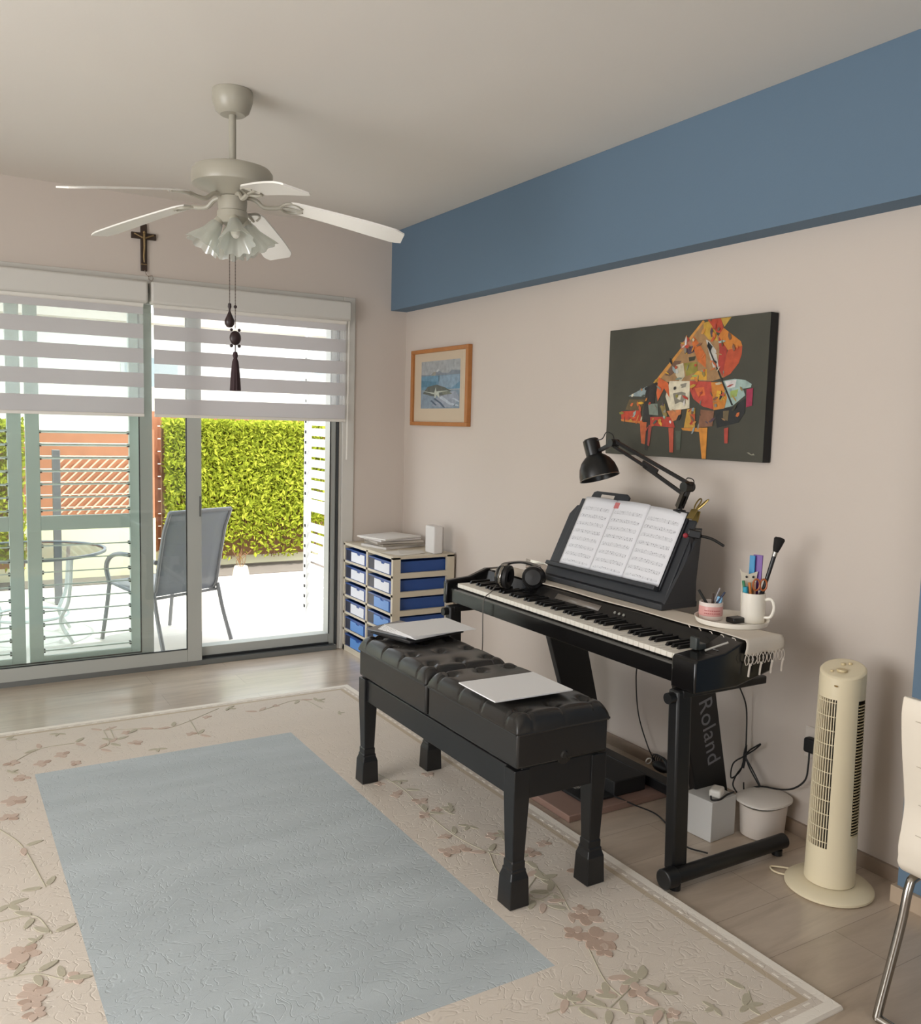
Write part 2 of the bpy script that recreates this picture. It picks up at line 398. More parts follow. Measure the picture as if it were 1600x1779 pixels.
PAINT= [((170,132,88),[(-2.4057,1.6763),(-2.6677,1.9138),(-2.7531,1.849),(-2.8022,1.7954),(-2.7889,1.6862),(-2.7346,1.6741),(-2.6128,1.6777),(-2.4274,1.6757)]),((215,150,70),[(-2.4,1.6755),(-2.6675,1.9171),(-2.6773,1.9116),(-2.4272,1.6782)]),((205,160,60),[(-2.6714,1.9065),(-2.7025,1.9108),(-2.7397,1.8661),(-2.7514,1.8308),(-2.7044,1.8386),(-2.6743,1.8641)]),((190,72,45),[(-2.6925,1.9195),(-2.7616,1.9189),(-2.7785,1.8769),(-2.774,1.8544),(-2.7397,1.8661)]),((190,152,62),[(-2.7604,1.919),(-2.8154,1.9195),(-2.7812,1.8812)]),((214,132,52),[(-2.7784,1.8782),(-2.8252,1.8483),(-2.868,1.8206),(-2.8762,1.8021),(-2.8055,1.7907),(-2.7532,1.8481)]),((196,84,50),[(-2.8055,1.7916),(-2.8762,1.803),(-2.8746,1.7687),(-2.8623,1.7379),(-2.8239,1.6987),(-2.789,1.6853),(-2.7919,1.7458)]),((178,62,50),[(-2.7544,1.848),(-2.8023,1.7945),(-2.7926,1.7366),(-2.7857,1.6886),(-2.7585,1.7289),(-2.7619,1.7933)]),((206,202,192),[(-2.6886,1.8397),(-2.7081,1.8314),(-2.7447,1.7943),(-2.7655,1.717),(-2.734,1.7276),(-2.708,1.7871)]),((90,72,85),[(-2.5801,1.8175),(-2.6196,1.8183),(-2.6361,1.796),(-2.6053,1.7872),(-2.5733,1.7909)]),((120,90,70),[(-2.4679,1.7068),(-2.5197,1.7637),(-2.5605,1.7617),(-2.5295,1.7193),(-2.4963,1.7009)]),((210,112,50),[(-2.62,1.8597),(-2.6547,1.8256),(-2.6929,1.7786),(-2.6965,1.7269),(-2.6497,1.7573),(-2.6158,1.8257)]),((190,120,90),[(-2.5492,1.83),(-2.5941,1.8558),(-2.6158,1.8257),(-2.5834,1.8182),(-2.5576,1.8054)]),((150,142,62),[(-2.5746,1.7513),(-2.648,1.7536),(-2.6527,1.7145),(-2.5916,1.6976)]),((226,172,62),[(-2.6494,1.7156),(-2.7012,1.7229),(-2.7042,1.6787),(-2.6124,1.6844)]),((212,200,172),[(-2.5311,1.7461),(-2.5712,1.7525),(-2.583,1.6979),(-2.5597,1.6744),(-2.5305,1.7046)]),((35,35,35),[(-2.7019,1.8304),(-2.7264,1.8093),(-2.717,1.7922),(-2.6963,1.8112)]),((60,60,45),[(-2.5996,1.7741),(-2.6387,1.7768),(-2.6333,1.7605),(-2.6041,1.7572)]),((228,218,192),[(-2.4976,1.6811),(-2.6128,1.6777),(-2.6177,1.5679),(-2.5673,1.5622),(-2.5059,1.5584),(-2.4775,1.6172)]),((140,135,120),[(-2.5205,1.6289),(-2.5691,1.6353),(-2.5929,1.63),(-2.5959,1.5864),(-2.5652,1.594),(-2.5352,1.5844)]),((228,218,192),[(-2.5397,1.6187),(-2.5699,1.6231),(-2.5647,1.6013),(-2.5474,1.6064)]),((150,145,130),[(-2.5603,1.6656),(-2.5968,1.6709),(-2.5913,1.6542),(-2.5681,1.6499)]),((196,76,60),[(-2.6128,1.6777),(-2.7285,1.6719),(-2.7517,1.5617),(-2.6912,1.5737),(-2.6375,1.6052),(-2.6168,1.6392)]),((225,110,60),[(-2.641,1.6482),(-2.6922,1.6517),(-2.7008,1.6186),(-2.6628,1.6144)]),((212,134,52),[(-2.7287,1.6696),(-2.7841,1.6689),(-2.8155,1.6075),(-2.8034,1.5662),(-2.7488,1.5594)]),((228,176,55),[(-2.7619,1.6361),(-2.8097,1.6306),(-2.8011,1.5985),(-2.7577,1.6083)]),((165,188,180),[(-2.785,1.6725),(-2.8489,1.6797),(-2.9015,1.6726),(-2.9322,1.6571),(-2.9291,1.6451),(-2.8924,1.6402),(-2.9039,1.6153),(-2.8445,1.5752),(-2.7672,1.5608),(-2.8062,1.5685),(-2.8155,1.6075)]),((228,222,218),[(-2.799,1.6712),(-2.858,1.6758),(-2.8512,1.6479),(-2.816,1.6433)]),((162,182,100),[(-2.8286,1.6325),(-2.8693,1.6393),(-2.8626,1.6114),(-2.8317,1.6064)]),((38,40,42),[(-2.9053,1.604),(-2.9075,1.5501),(-2.8784,1.5115),(-2.7722,1.4895),(-2.7521,1.5571),(-2.8448,1.5715)]),((150,166,168),[(-2.247,1.6217),(-2.3641,1.6632),(-2.3508,1.6181)]),((108,90,60),[(-2.2541,1.6075),(-2.359,1.6062),(-2.34,1.5782),(-2.3285,1.5577),(-2.2305,1.562)]),((202,72,46),[(-2.2024,1.5547),(-2.3261,1.5597),(-2.3444,1.5103),(-2.208,1.5176)]),((215,130,60),[(-2.203,1.5207),(-2.3444,1.5103),(-2.345,1.5011),(-2.2084,1.5112)]),((48,44,42),[(-2.3644,1.6597),(-2.4214,1.6794),(-2.4116,1.5879),(-2.3824,1.3862),(-2.3674,1.3882),(-2.3476,1.5525)]),((216,102,50),[(-2.433,1.6991),(-2.4913,1.6724),(-2.5023,1.6119),(-2.4681,1.6522),(-2.4326,1.5978),(-2.423,1.6331)]),((130,142,128),[(-2.375,1.5872),(-2.4332,1.5877),(-2.4402,1.5374),(-2.3854,1.5413)]),((190,66,52),[(-2.392,1.5311),(-2.5229,1.5327),(-2.5418,1.4875),(-2.5106,1.488),(-2.3943,1.4955)]),((150,130,75),[(-2.4482,1.5776),(-2.4759,1.5874),(-2.4933,1.5376),(-2.4806,1.5176)]),((202,102,56),[(-2.328,1.5086),(-2.3713,1.509),(-2.3657,1.4129),(-2.3431,1.4158)]),((168,72,62),[(-2.3847,1.4964),(-2.4045,1.4966),(-2.393,1.4045),(-2.3808,1.4092)]),((196,86,62),[(-2.5052,1.4854),(-2.5357,1.4859),(-2.5384,1.3835),(-2.5176,1.3837)]),((222,146,56),[(-2.5779,1.4865),(-2.7224,1.4901),(-2.7218,1.3621),(-2.7008,1.3621),(-2.679,1.4723),(-2.588,1.4769)]),((180,70,56),[(-2.8089,1.4877),(-2.8302,1.4927),(-2.831,1.4305),(-2.8142,1.4299)]),((84,92,78),[(-2.5461,1.4737),(-2.5801,1.4743),(-2.5786,1.3959),(-2.5583,1.3951)]),((214,130,78),[(-2.4906,1.5564),(-2.5741,1.5622),(-2.5712,1.5256),(-2.5263,1.513)]),((204,156,62),[(-2.6074,1.564),(-2.6504,1.5687),(-2.6559,1.4892),(-2.5939,1.4882)]),((195,90,55),[(-2.6221,1.5428),(-2.652,1.5452),(-2.6548,1.5045),(-2.6382,1.4995)]),((140,96,72),[(-2.6806,1.5619),(-2.7534,1.5561),(-2.7483,1.4962),(-2.6727,1.4894)]),((112,96,68),[(-2.7993,1.5561),(-2.8292,1.5579),(-2.826,1.5179),(-2.8016,1.5223)]),((165,46,78),[(-2.9098,1.6375),(-2.9411,1.6422),(-2.9403,1.5755),(-2.9124,1.5694)]),((40,38,36),[(-2.6964,1.8182),(-2.7027,1.8178),(-2.8491,1.5775),(-2.8397,1.5775)]),((150,148,130),[(-2.9269,1.3981),(-2.9371,1.3999),(-2.9501,1.3923),(-2.9611,1.3963),(-2.966,1.3894),(-2.9492,1.3887),(-2.934,1.3953)])]
FLOW= [(-1.056, -3.299, 'r', 1.1), (-1.103, -3.409, 'r', 1.3), (-1.144, -3.355, 'r', 0.8), (-1.125, -3.461, 'r', 0.7), (-0.969, -2.896, 'r', 0.7), (-0.896, -2.863, 'p', 0.6), (-1.047, -3.053, 'g', 0.9), (-1.178, -2.761, 'p', 0.8), (-1.112, -2.344, 'p', 0.7), (-1.163, -2.462, 'p', 0.6), (-1.233, -2.755, 'p', 0.7), (-1.167, -2.254, 'p', 0.6), (-1.178, -2.121, 'p', 0.5), (-2.476, -1.628, 'p', 1.0), (-2.506, -1.78, 'p', 0.8), (-2.428, -1.405, 'p', 0.7), (-2.457, -1.218, 'p', 0.7), (-2.256, -1.212, 'p', 0.8), (-2.341, -1.278, 'p', 0.8), (-1.957, -1.208, 'p', 0.7), (-1.966, -1.053, 'p', 0.5), (-2.226, -1.337, 'p', 0.6), (-2.535, -2.706, 'p', 1.0), (-2.524, -2.894, 'p', 0.9), (-2.535, -2.94, 'p', 0.7), (-2.565, -2.734, 'p', 0.8), (-1.129, -3.607, 'g', 0.8), (-1.169, -3.64, 'p', 0.7), (-2.55, -2.417, 'g', 0.8), (-1.579, -1.001, 'p', 0.5), (-1.219, -0.981, 'p', 0.4), (-2.533, -2.99, 'p', 0.6), (-0.985, -2.741, 'g', 0.6), (-1.051, -3.265, 'p', 0.6), (-1.35, -3.58, 'g', 0.6), (-0.955, -3.824, 'g', 0.6)]
VINE= [[(-1.492, -0.896), (-1.76, -1.068), (-1.908, -1.02), (-2.054, -0.973), (-2.108, -0.829)], [(-2.054, -0.973), (-2.059, -1.156), (-2.11, -1.209)], [(-2.022, -0.936), (-2.03, -1.13)], [(-1.664, -1.006), (-1.679, -1.224)], [(-1.147, -2.002), (-1.121, -2.216), (-1.141, -2.445), (-1.141, -2.659), (-1.101, -2.825), (-1.037, -2.906), (-1.025, -3.085), (-1.082, -3.249)], [(-1.101, -2.825), (-1.153, -2.975), (-1.136, -3.144), (-1.068, -3.143)], [(-1.037, -2.906), (-1.022, -3.003), (-1.14, -3.104), (-1.122, -3.171)], [(-1.429, -3.6), (-1.345, -3.609), (-1.275, -3.66), (-1.226, -3.713), (-1.159, -3.725), (-1.191, -3.778)], [(-1.275, -3.66), (-1.219, -3.64), (-1.129, -3.607)], [(-1.345, -3.609), (-1.343, -3.571)], [(-1.027, -3.869), (-0.951, -3.839), (-0.908, -3.784)], [(-0.951, -3.839), (-0.893, -3.845)], [(-2.539, -1.866), (-2.481, -2.043), (-2.443, -2.362)], [(-2.579, -2.507), (-2.49, -2.521), (-2.456, -2.64)], [(-2.457, -1.218), (-2.334, -1.095), (-2.193, -1.087)], [(-2.597, -2.801), (-2.517, -2.817), (-2.455, -2.879)], [(-1.151, -3.416), (-1.211, -3.562), (-1.219, -3.64)], [(-1.026, -1.129), (-1.08, -0.943), (-1.326, -1.03)]]

# ================================================================= RUG
def rug_mat(name, col, carve=1.0, vary=.05, scale=26):
    m = mat(name, col, 0.95, vary=(2.2, vary)); nt = m.node_tree; b = nt.nodes['Principled BSDF']
    tc = nt.nodes.new('ShaderNodeTexCoord')
    mpv = nt.nodes.new('ShaderNodeMapping'); mpv.inputs['Scale'].default_value = (.8, 3.2, 1); nt.links.new(tc.outputs['Object'], mpv.inputs['Vector'])
    nt.links.new(mpv.outputs[0], nt.nodes['Noise Texture'].inputs['Vector'])
    n0 = nt.nodes.new('ShaderNodeTexNoise'); n0.inputs['Scale'].default_value = 7; nt.links.new(tc.outputs['Object'], n0.inputs['Vector'])
    vm = nt.nodes.new('ShaderNodeMix'); vm.data_type = 'RGBA'; vm.inputs[0].default_value = 0.16
    nt.links.new(tc.outputs['Object'], vm.inputs[6]); nt.links.new(n0.outputs['Color'], vm.inputs[7])
    v = nt.nodes.new('ShaderNodeTexNoise'); v.inputs['Scale'].default_value = scale; v.inputs['Detail'].default_value = 1.5
    nt.links.new(vm.outputs[2], v.inputs['Vector'])
    # thin carved contour lines: |noise-0.5| small
    s = nt.nodes.new('ShaderNodeMath'); s.operation = 'SUBTRACT'; s.inputs[1].default_value = .5; nt.links.new(v.outputs['Fac'], s.inputs[0])
    a = nt.nodes.new('ShaderNodeMath'); a.operation = 'ABSOLUTE'; nt.links.new(s.outputs[0], a.inputs[0])
    r = nt.nodes.new('ShaderNodeMapRange'); r.inputs[1].default_value = 0.0; r.inputs[2].default_value = 0.03; nt.links.new(a.outputs[0], r.inputs[0])
    f = nt.nodes.new('ShaderNodeTexNoise'); f.inputs['Scale'].default_value = 900; nt.links.new(tc.outputs['Object'], f.inputs['Vector'])
    ad = nt.nodes.new('ShaderNodeMath'); ad.operation = 'MULTIPLY_ADD'; ad.inputs[1].default_value = .35
    nt.links.new(f.outputs['Fac'], ad.inputs[0]); nt.links.new(r.outputs[0], ad.inputs[2])
    bp = nt.nodes.new('ShaderNodeBump'); bp.inputs['Strength'].default_value = .30*carve; bp.inputs['Distance'].default_value = .004
    nt.links.new(ad.outputs[0], bp.inputs['Height']); nt.links.new(bp.outputs[0], b.inputs['Normal'])
    return m
r_cream = rug_mat('rug_cream_pile', (206, 195, 182)); r_blue = rug_mat('rug_blue_pile', (174, 181, 183), vary=.2, scale=30)
r_edge = rug_mat('rug_edge_cream', (230, 222, 210), .5); r_band = rug_mat('rug_tan_line', (186, 170, 148), .5)
r_pink = rug_mat('rug_pink_petal', (190, 169, 154), .3); r_rose = rug_mat('rug_rose_petal', (176, 153, 137), .3); r_green = rug_mat('rug_sage_leaf', (176, 168, 148), .3)
RX0, RX1, RY0, RY1 = -2.93, -.738, -3.945, -.795
BX0, BX1, BY0, BY1 = -2.384, -1.29, -3.449, -1.388
rg = MB()
zt = .012
def ring(x0, x1, y0, y1, X0, X1, Y0, Y1, z, mi, zi=None):
    zi = z if zi is None else zi
    v = [(x0, y0, zi), (x1, y0, zi), (x1, y1, zi), (x0, y1, zi), (X0, Y0, z), (X1, Y0, z), (X1, Y1, z), (X0, Y1, z)]
    rg.add(v, [(4, 5, 1, 0), (5, 6, 2, 1), (6, 7, 3, 2), (7, 4, 0, 3)], mi)
rg.add([(BX0, BY0, zt), (BX1, BY0, zt), (BX1, BY1, zt), (BX0, BY1, zt)], [(0, 1, 2, 3)], 1)
ins = [(0, .006), (.006, zt), (.030, zt), (.058, zt-.0005), (.075, zt)]
def R_(d): return (RX0+d, RX1-d, RY0+d, RY1-d)
ring(*R_(.004), *R_(0), .004, 2, zt); ring(*R_(0), *R_(0), 0, 2, .004)
ring(*R_(.034), *R_(.004), zt, 2); ring(*R_(.060), *R_(.034), zt, 0); ring(*R_(.080), *R_(.060), zt, 3)
ring(BX0, BX1, BY0, BY1, *R_(.080), zt, 0)
# dashes of the border line
def dashes(p, q, n, wd):
    for i in range(n):
        a = (i+.2)/n; b = (i+.62)/n
        rg.bar((p[0]+(q[0]-p[0])*a, p[1]+(q[1]-p[1])*a, zt), (p[0]+(q[0]-p[0])*b, p[1]+(q[1]-p[1])*b, zt), wd, .0016, mi=2)
dashes((RX1-.050, RY0+.05), (RX1-.050, RY1-.05), 60, .006); dashes((RX0+.05, RY0+.05), (RX1-.05, RY0+.05), 40, .006); dashes((RX0+.05, RY1-.05), (RX1-.05, RY1-.05), 40, .006)
PZ = [0]
def petal(cx, cy, a, l, wd, mi):
    n = 10; pts = []; PZ[0] = (PZ[0]+1) % 23; zt = .012 + PZ[0]*.00009
    for i in range(n):
        t = 2*PI*i/n; u = math.cos(t)*l/2; v = math.sin(t)*wd/2*(1-.25*math.cos(t))
        pts.append((cx+u*math.cos(a)-v*math.sin(a), cy+u*math.sin(a)+v*math.cos(a)))
    top = [(x, y, zt+.0016) for x, y in pts]; bot = [(cx+(x-cx)*1.12, cy+(y-cy)*1.12, zt-.0005) for x, y in pts]
    rg.add(bot+top, [tuple(range(n, 2*n))]+[(i, (i+1) % n, n+(i+1) % n, n+i) for i in range(n)], mi)
rnd = random.Random(3)
def inside(x, y): return RX0+.1 < x < RX1-.1 and RY0+.1 < y < RY1-.09 and not (BX0-.03 < x < BX1+.03 and BY0-.03 < y < BY1+.03)
def flower(x, y, k, s):
    mi = {'p': 4, 'r': 5, 'g': 6}[k]
    a0 = rnd.uniform(0, 6)
    if k == 'g':
        for q in range(3):
            a = a0+q*1.3; px, py = x+.035*s*math.cos(a), y+.035*s*math.sin(a)
            if inside(px, py): petal(px, py, a, .065*s, .026*s, 6)
        return
    for q in range(5):
        a = a0+q*2*PI/5; px, py = x+.026*s*math.cos(a), y+.026*s*math.sin(a)
        if inside(px, py) and (q != 2 or s > .8): petal(px, py, a, .044*s, .034*s, mi if q != 3 else 9-mi if mi in (4, 5) else mi)
FLOW2 = list(FLOW)
for i in range(46):
    while True:
        x = rnd.uniform(RX0, RX1); y = rnd.uniform(RY0, RY1)
        if inside(x, y) and (y > BY1 or x < BX0 or (BX1+.03 < x < BX1+.42)): break
    FLOW2.append((x, y, rnd.choice('ppgg'), rnd.uniform(.4, .75)))
for x, y, k, s in FLOW2:
    if inside(x, y): flower(x, y, k, s)
for L in VINE:
    pts = [(x, y, zt-.0004) for x, y in L if inside(x, y)]
    if len(pts) > 1:
        rg.tube(pts, .0026, n=6, mi=6)
        for (x, y, z) in pts[1:]:
            a = rnd.uniform(0, 6)
            for q in (0, 1.9):
                px, py = x+.04*math.cos(a+q), y+.04*math.sin(a+q)
                if inside(px, py): petal(px, py, a+q, .055, .02, 6 if rnd.random() < .6 else 4)
o = rg.build('area_rug', [r_cream, r_blue, r_edge, r_band, r_pink, r_rose, r_green], smooth=0, fixn=False)
tag(o, 'large cream floral rug with a plain pale blue centre on the laminate floor', 'rug')

# ================================================================= CEILING FAN
FX, FY = -1.702, -1.841
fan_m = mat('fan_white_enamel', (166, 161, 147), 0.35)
blade_m = mat('fan_blade_white', (232, 229, 222), 0.3)
t = thing('ceiling_fan', 'white five-blade ceiling fan with glass light shades and hanging pull chains', 'ceiling fan', (FX, FY, 2.70))
c0 = (FX, FY, 0)
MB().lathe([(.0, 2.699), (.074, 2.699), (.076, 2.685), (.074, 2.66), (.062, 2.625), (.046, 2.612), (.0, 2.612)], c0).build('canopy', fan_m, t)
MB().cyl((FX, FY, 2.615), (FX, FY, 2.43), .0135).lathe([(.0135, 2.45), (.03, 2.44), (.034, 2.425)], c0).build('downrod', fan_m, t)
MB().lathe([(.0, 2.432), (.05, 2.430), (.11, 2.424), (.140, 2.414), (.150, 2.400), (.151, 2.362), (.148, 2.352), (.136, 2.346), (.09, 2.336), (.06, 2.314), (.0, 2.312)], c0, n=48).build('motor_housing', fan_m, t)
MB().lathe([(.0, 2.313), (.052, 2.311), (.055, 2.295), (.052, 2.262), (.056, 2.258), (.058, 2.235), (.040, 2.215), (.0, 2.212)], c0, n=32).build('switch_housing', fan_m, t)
for k in range(5):
    a = math.radians(-17.1 + 72*k); d = Vector((math.cos(a), math.sin(a), 0)); s = Vector((-math.sin(a), math.cos(a), 0))
    C0 = Vector((FX, FY, 0))
    def P(r, w_, z): return C0 + d*r + s*w_ + Vector((0, 0, z))
    br = MB()
    br.tube([P(.05, 0, 2.316), P(.085, 0, 2.308), (P(.115, 0, 2.286)), P(.15, 0, 2.284), P(.185, 0, 2.290)], .0085, n=8)
    for sg in (-1, 1):
        br.tube([P(.175, 0, 2.288), P(.20, .030*sg, 2.289 - .008*sg), P(.235, .034*sg, 2.288-.008*sg), P(.262, .014*sg, 2.283-.003*sg)], .0055, n=6)
    br.tube([P(.18, 0, 2.289), P(.225, .0, 2.286), P(.262, 0, 2.282)], .005, n=6)
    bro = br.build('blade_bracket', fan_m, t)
    bl = MB(); n = 22
    r0, r1 = .205, .655
    out = []
    for i in range(n+1):
        u = i/n; r = r0+(r1-r0)*u
        wd = (.046 + .016*min(1, u*1.4))
        if u < .06: wd *= .62+.38*u/.06
        if u > .93: wd *= 1 - (u-.93)/.07*.30
        out.append((r, wd))
    def zz(r, w_): 
        u = (r-r0)/(r1-r0)
        return 2.296 - .075*u - .012*u*u + w_*(-.17)
    top = []; bot = []
    for r, wd in out:
        for q in (-1, -.33, .33, 1):
            top.append(P(r, wd*q, zz(r, wd*q)+.003)); bot.append(P(r, wd*q, zz(r, wd*q)-.003))
    nv = len(top); f = []
    for i in range(n):
        for j in range(3):
            A = i*4+j; f.append((A, A+1, A+5, A+4)); f.append((nv+A, nv+A+4, nv+A+5, nv+A+1))
        f.append((i*4, (i+1)*4, nv+(i+1)*4, nv+i*4)); f.append((i*4+3, nv+i*4+3, nv+(i+1)*4+3, (i+1)*4+3))
    for j in range(3):
        f.append((j, nv+j, nv+j+1, j+1)); f.append((n*4+j, n*4+j+1, nv+n*4+j+1, nv+n*4+j))
    bl.add(top+bot, f).build('blade', blade_m, t)
shade_m = bpy.data.materials.new('frosted_pressed_glass'); shade_m.use_nodes = True
nt = shade_m.node_tree; nt.nodes.clear()
_o = nt.nodes.new('ShaderNodeOutputMaterial'); _g = nt.nodes.new('ShaderNodeBsdfGlossy'); _t = nt.nodes.new('ShaderNodeBsdfTransparent'); _d = nt.nodes.new('ShaderNodeBsdfTranslucent'); _k = nt.nodes.new('ShaderNodeBsdfDiffuse')
_t.inputs[0].default_value = (.93, .95, .92, 1); _d.inputs[0].default_value = (.85, .86, .82, 1); _k.inputs[0].default_value = (.8, .8, .76, 1); _g.inputs['Roughness'].default_value = .12
m1 = nt.nodes.new('ShaderNodeMixShader'); m1.inputs[0].default_value = .5; nt.links.new(_d.outputs[0], m1.inputs[1]); nt.links.new(_k.outputs[0], m1.inputs[2])
m2 = nt.nodes.new('ShaderNodeMixShader'); m2.inputs[0].default_value = .42; nt.links.new(_t.outputs[0], m2.inputs[1]); nt.links.new(m1.outputs[0], m2.inputs[2])
m3 = nt.nodes.new('ShaderNodeMixShader'); m3.inputs[0].default_value = .14; nt.links.new(m2.outputs[0], m3.inputs[1]); nt.links.new(_g.outputs[0], m3.inputs[2]); nt.links.new(m3.outputs[0], _o.inputs[0])
for k in range(4):
    a = math.radians(-107 + 90*k + 8); d = Vector((math.cos(a), math.sin(a), 0))
    ax = (d*.62 + Vector((0, 0, -1))).normalized()
    base = Vector((FX, FY, 2.243)) + d*.036
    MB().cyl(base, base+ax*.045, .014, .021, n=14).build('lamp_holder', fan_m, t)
    def wv(k_, th, r, z): 
        amp = {4: .004, 5: .007, 6: .008, 7: .0075}.get(k_, 0)
        return r + amp*math.cos(8*th), z + amp*.9*math.cos(8*th)
    sh = MB().lathe([(.021, .035), (.027, .05), (.033, .075), (.045, .10), (.058, .124), (.067, .142), (.065, .1425), (.056, .126), (.043, .102), (.029, .076), (.024, .05), (.019, .036)], base, ax, n=48, wave=lambda k_, th, r, z: (r + (max(0, z-.08)/.06)*.0050*math.cos(9*th), z + (max(0, z-.11)/.03)*.0028*math.cos(9*th)))
    sh.build('glass_shade', shade_m, t)
    MB().lathe([(.0, .112), (.010, .110), (.017, .098), (.018, .085), (.013, .065), (.012, .045)], base, ax, n=14).build('light_bulb', mat('bulb_white', (225, 222, 212), .3), t)
dark_red = mat('dark_tassel', (46, 24, 28), .75); dk = mat('dark_bead', (38, 20, 20), .4)
ch = mat('chain_metal', (95, 82, 72), .4, .8)
def pc(px, py, z0, z1):
    m = MB(); m.cyl((px, py, z0), (px, py, z1), .0013, n=6)
    z = z0
    while z > z1: m.sphere((px, py, z), .0022, n=6, m=4); z -= .012
    return m
p1 = pc(FX-.020, FY-.030, 2.225, 1.90).build('pull_chain', ch, t)
MB().lathe([(.0, 1.915), (.006, 1.912), (.007, 1.900), (.004, 1.893), (.003, 1.885), (.010, 1.868), (.019, 1.848), (.018, 1.835), (.010, 1.824), (.0, 1.822)], (FX-.020, FY-.030, 0), n=16).build('drop_pendant', dk, p1)
p2 = pc(FX+.002, FY-.030, 2.225, 1.82).build('pull_chain', ch, t)
m = MB().sphere((FX+.002, FY-.03, 1.785), .0235, sc=(.95, .6, 1.15), n=16)
MB().sphere((FX+.002, FY-.03, 1.902), .0065).build('chain_bead', dk, p2)
for sx in (-1, 1):
    m.sphere((FX+.002+sx*.015, FY-.03, 1.815), .006); m.sphere((FX+.002+sx*.015, FY-.03, 1.755), .0065)
m.build('carved_charm', dk, p2)
m = MB().cyl((FX+.002, FY-.03, 1.76), (FX+.002, FY-.03, 1.725), .002, n=6)
m.lathe([(.0, 1.735), (.008, 1.731), (.010, 1.718), (.007, 1.708), (.012, 1.695), (.016, 1.65), (.020, 1.585), (.0, 1.584)], (FX+.002, FY-.03, 0), n=22, wave=lambda k_, th, r, z: (r*(1+.07*math.cos(11*th)) if k_ > 4 else r, z))
m.build('tassel', dark_red, p2)

# ================================================================= CRUCIFIX
cw = mat('dark_walnut', (52, 36, 24), .5, vary=(30, .2)); br_ = mat('aged_brass', (150, 128, 92), .4, .8)
t = thing('crucifix', 'dark wooden crucifix hung above the sliding doors with a small rosary below', 'crucifix', (-1.658, -.012, 2.29))
MB().box(-1.675, -1.641, -.016, -.0005, 2.288, 2.545).box(-1.725, -1.591, -.0155, -.0005, 2.462, 2.496).build('cross', cw, t, bevel=.003)
m = MB(); m.tube([(-1.658, -.021, 2.49), (-1.658, -.024, 2.46), (-1.657, -.023, 2.42), (-1.66, -.022, 2.37), (-1.658, -.02, 2.335)], .0075, r_end=.004, n=8)
m.tube([(-1.71, -.02, 2.487), (-1.68, -.022, 2.474), (-1.658, -.023, 2.466), (-1.636, -.022, 2.474), (-1.606, -.02, 2.487)], .0042, n=6); m.sphere((-1.658, -.024, 2.497), .008)
m.box(-1.676, -1.640, -.0172, -.0155, 2.322, 2.327)
m.build('figure', br_, t)
m = MB()
pts = [(-1.655, -.017, 2.288), (-1.648, -.02, 2.27), (-1.635, -.02, 2.262), (-1.618, -.02, 2.266), (-1.612, -.022, 2.25), (-1.622, -.022, 2.236), (-1.634, -.022, 2.246), (-1.636, -.02, 2.26)]
m.tube(pts, .0014, n=6)
for p_ in pts: m.sphere(p_, .0032, n=8, m=6)
tag(m.build('rosary', mat('clay_beads', (150, 136, 122), .5)), 'small pale beaded rosary hanging from the crucifix foot', 'rosary')

# ================================================================= WALL PICTURES
t = thing('landscape_picture', 'small wood-framed seaside watercolour with a cream mat, near the room corner', 'picture', (-.01, -.487, 1.46))
Y0, Y1, Z0, Z1 = -.842, -.132, 1.468, 1.944
fm = mat('honey_wood_frame', (172, 112, 58), .45, vary=(25, .18))
m = MB()
for a, b, c, d in ((Y0, Y1, Z1-.024, Z1), (Y0, Y1, Z0, Z0+.024), (Y0, Y0+.03, Z0+.024, Z1-.024), (Y1-.03, Y1, Z0+.024, Z1-.024)):
    m.box(-.030, -.001, a, b, c, d)
m.build('frame', fm, t, bevel=.002)
MB().box(-.016, -.004, Y0+.03, Y1-.03, Z0+.024, Z1-.024).build('mat_board', mat('cream_mat', (214, 192, 166), .8), t)
IY0, IY1, IZ0, IZ1 = -.735, -.255, 1.575, 1.868
pm = []; cache = {}
def pcol(col):
    k = 'paint_%02x%02x%02x' % col
    if k not in cache:
        cache[k] = len(pm); pm.append(mat(k, tuple(int(q*.9) for q in col), .55, vary=(38, .42), bump=(150, .3, .0008)))
    return cache[k]
m = MB()
def sea(u0, v0, *pts_col):
    pass
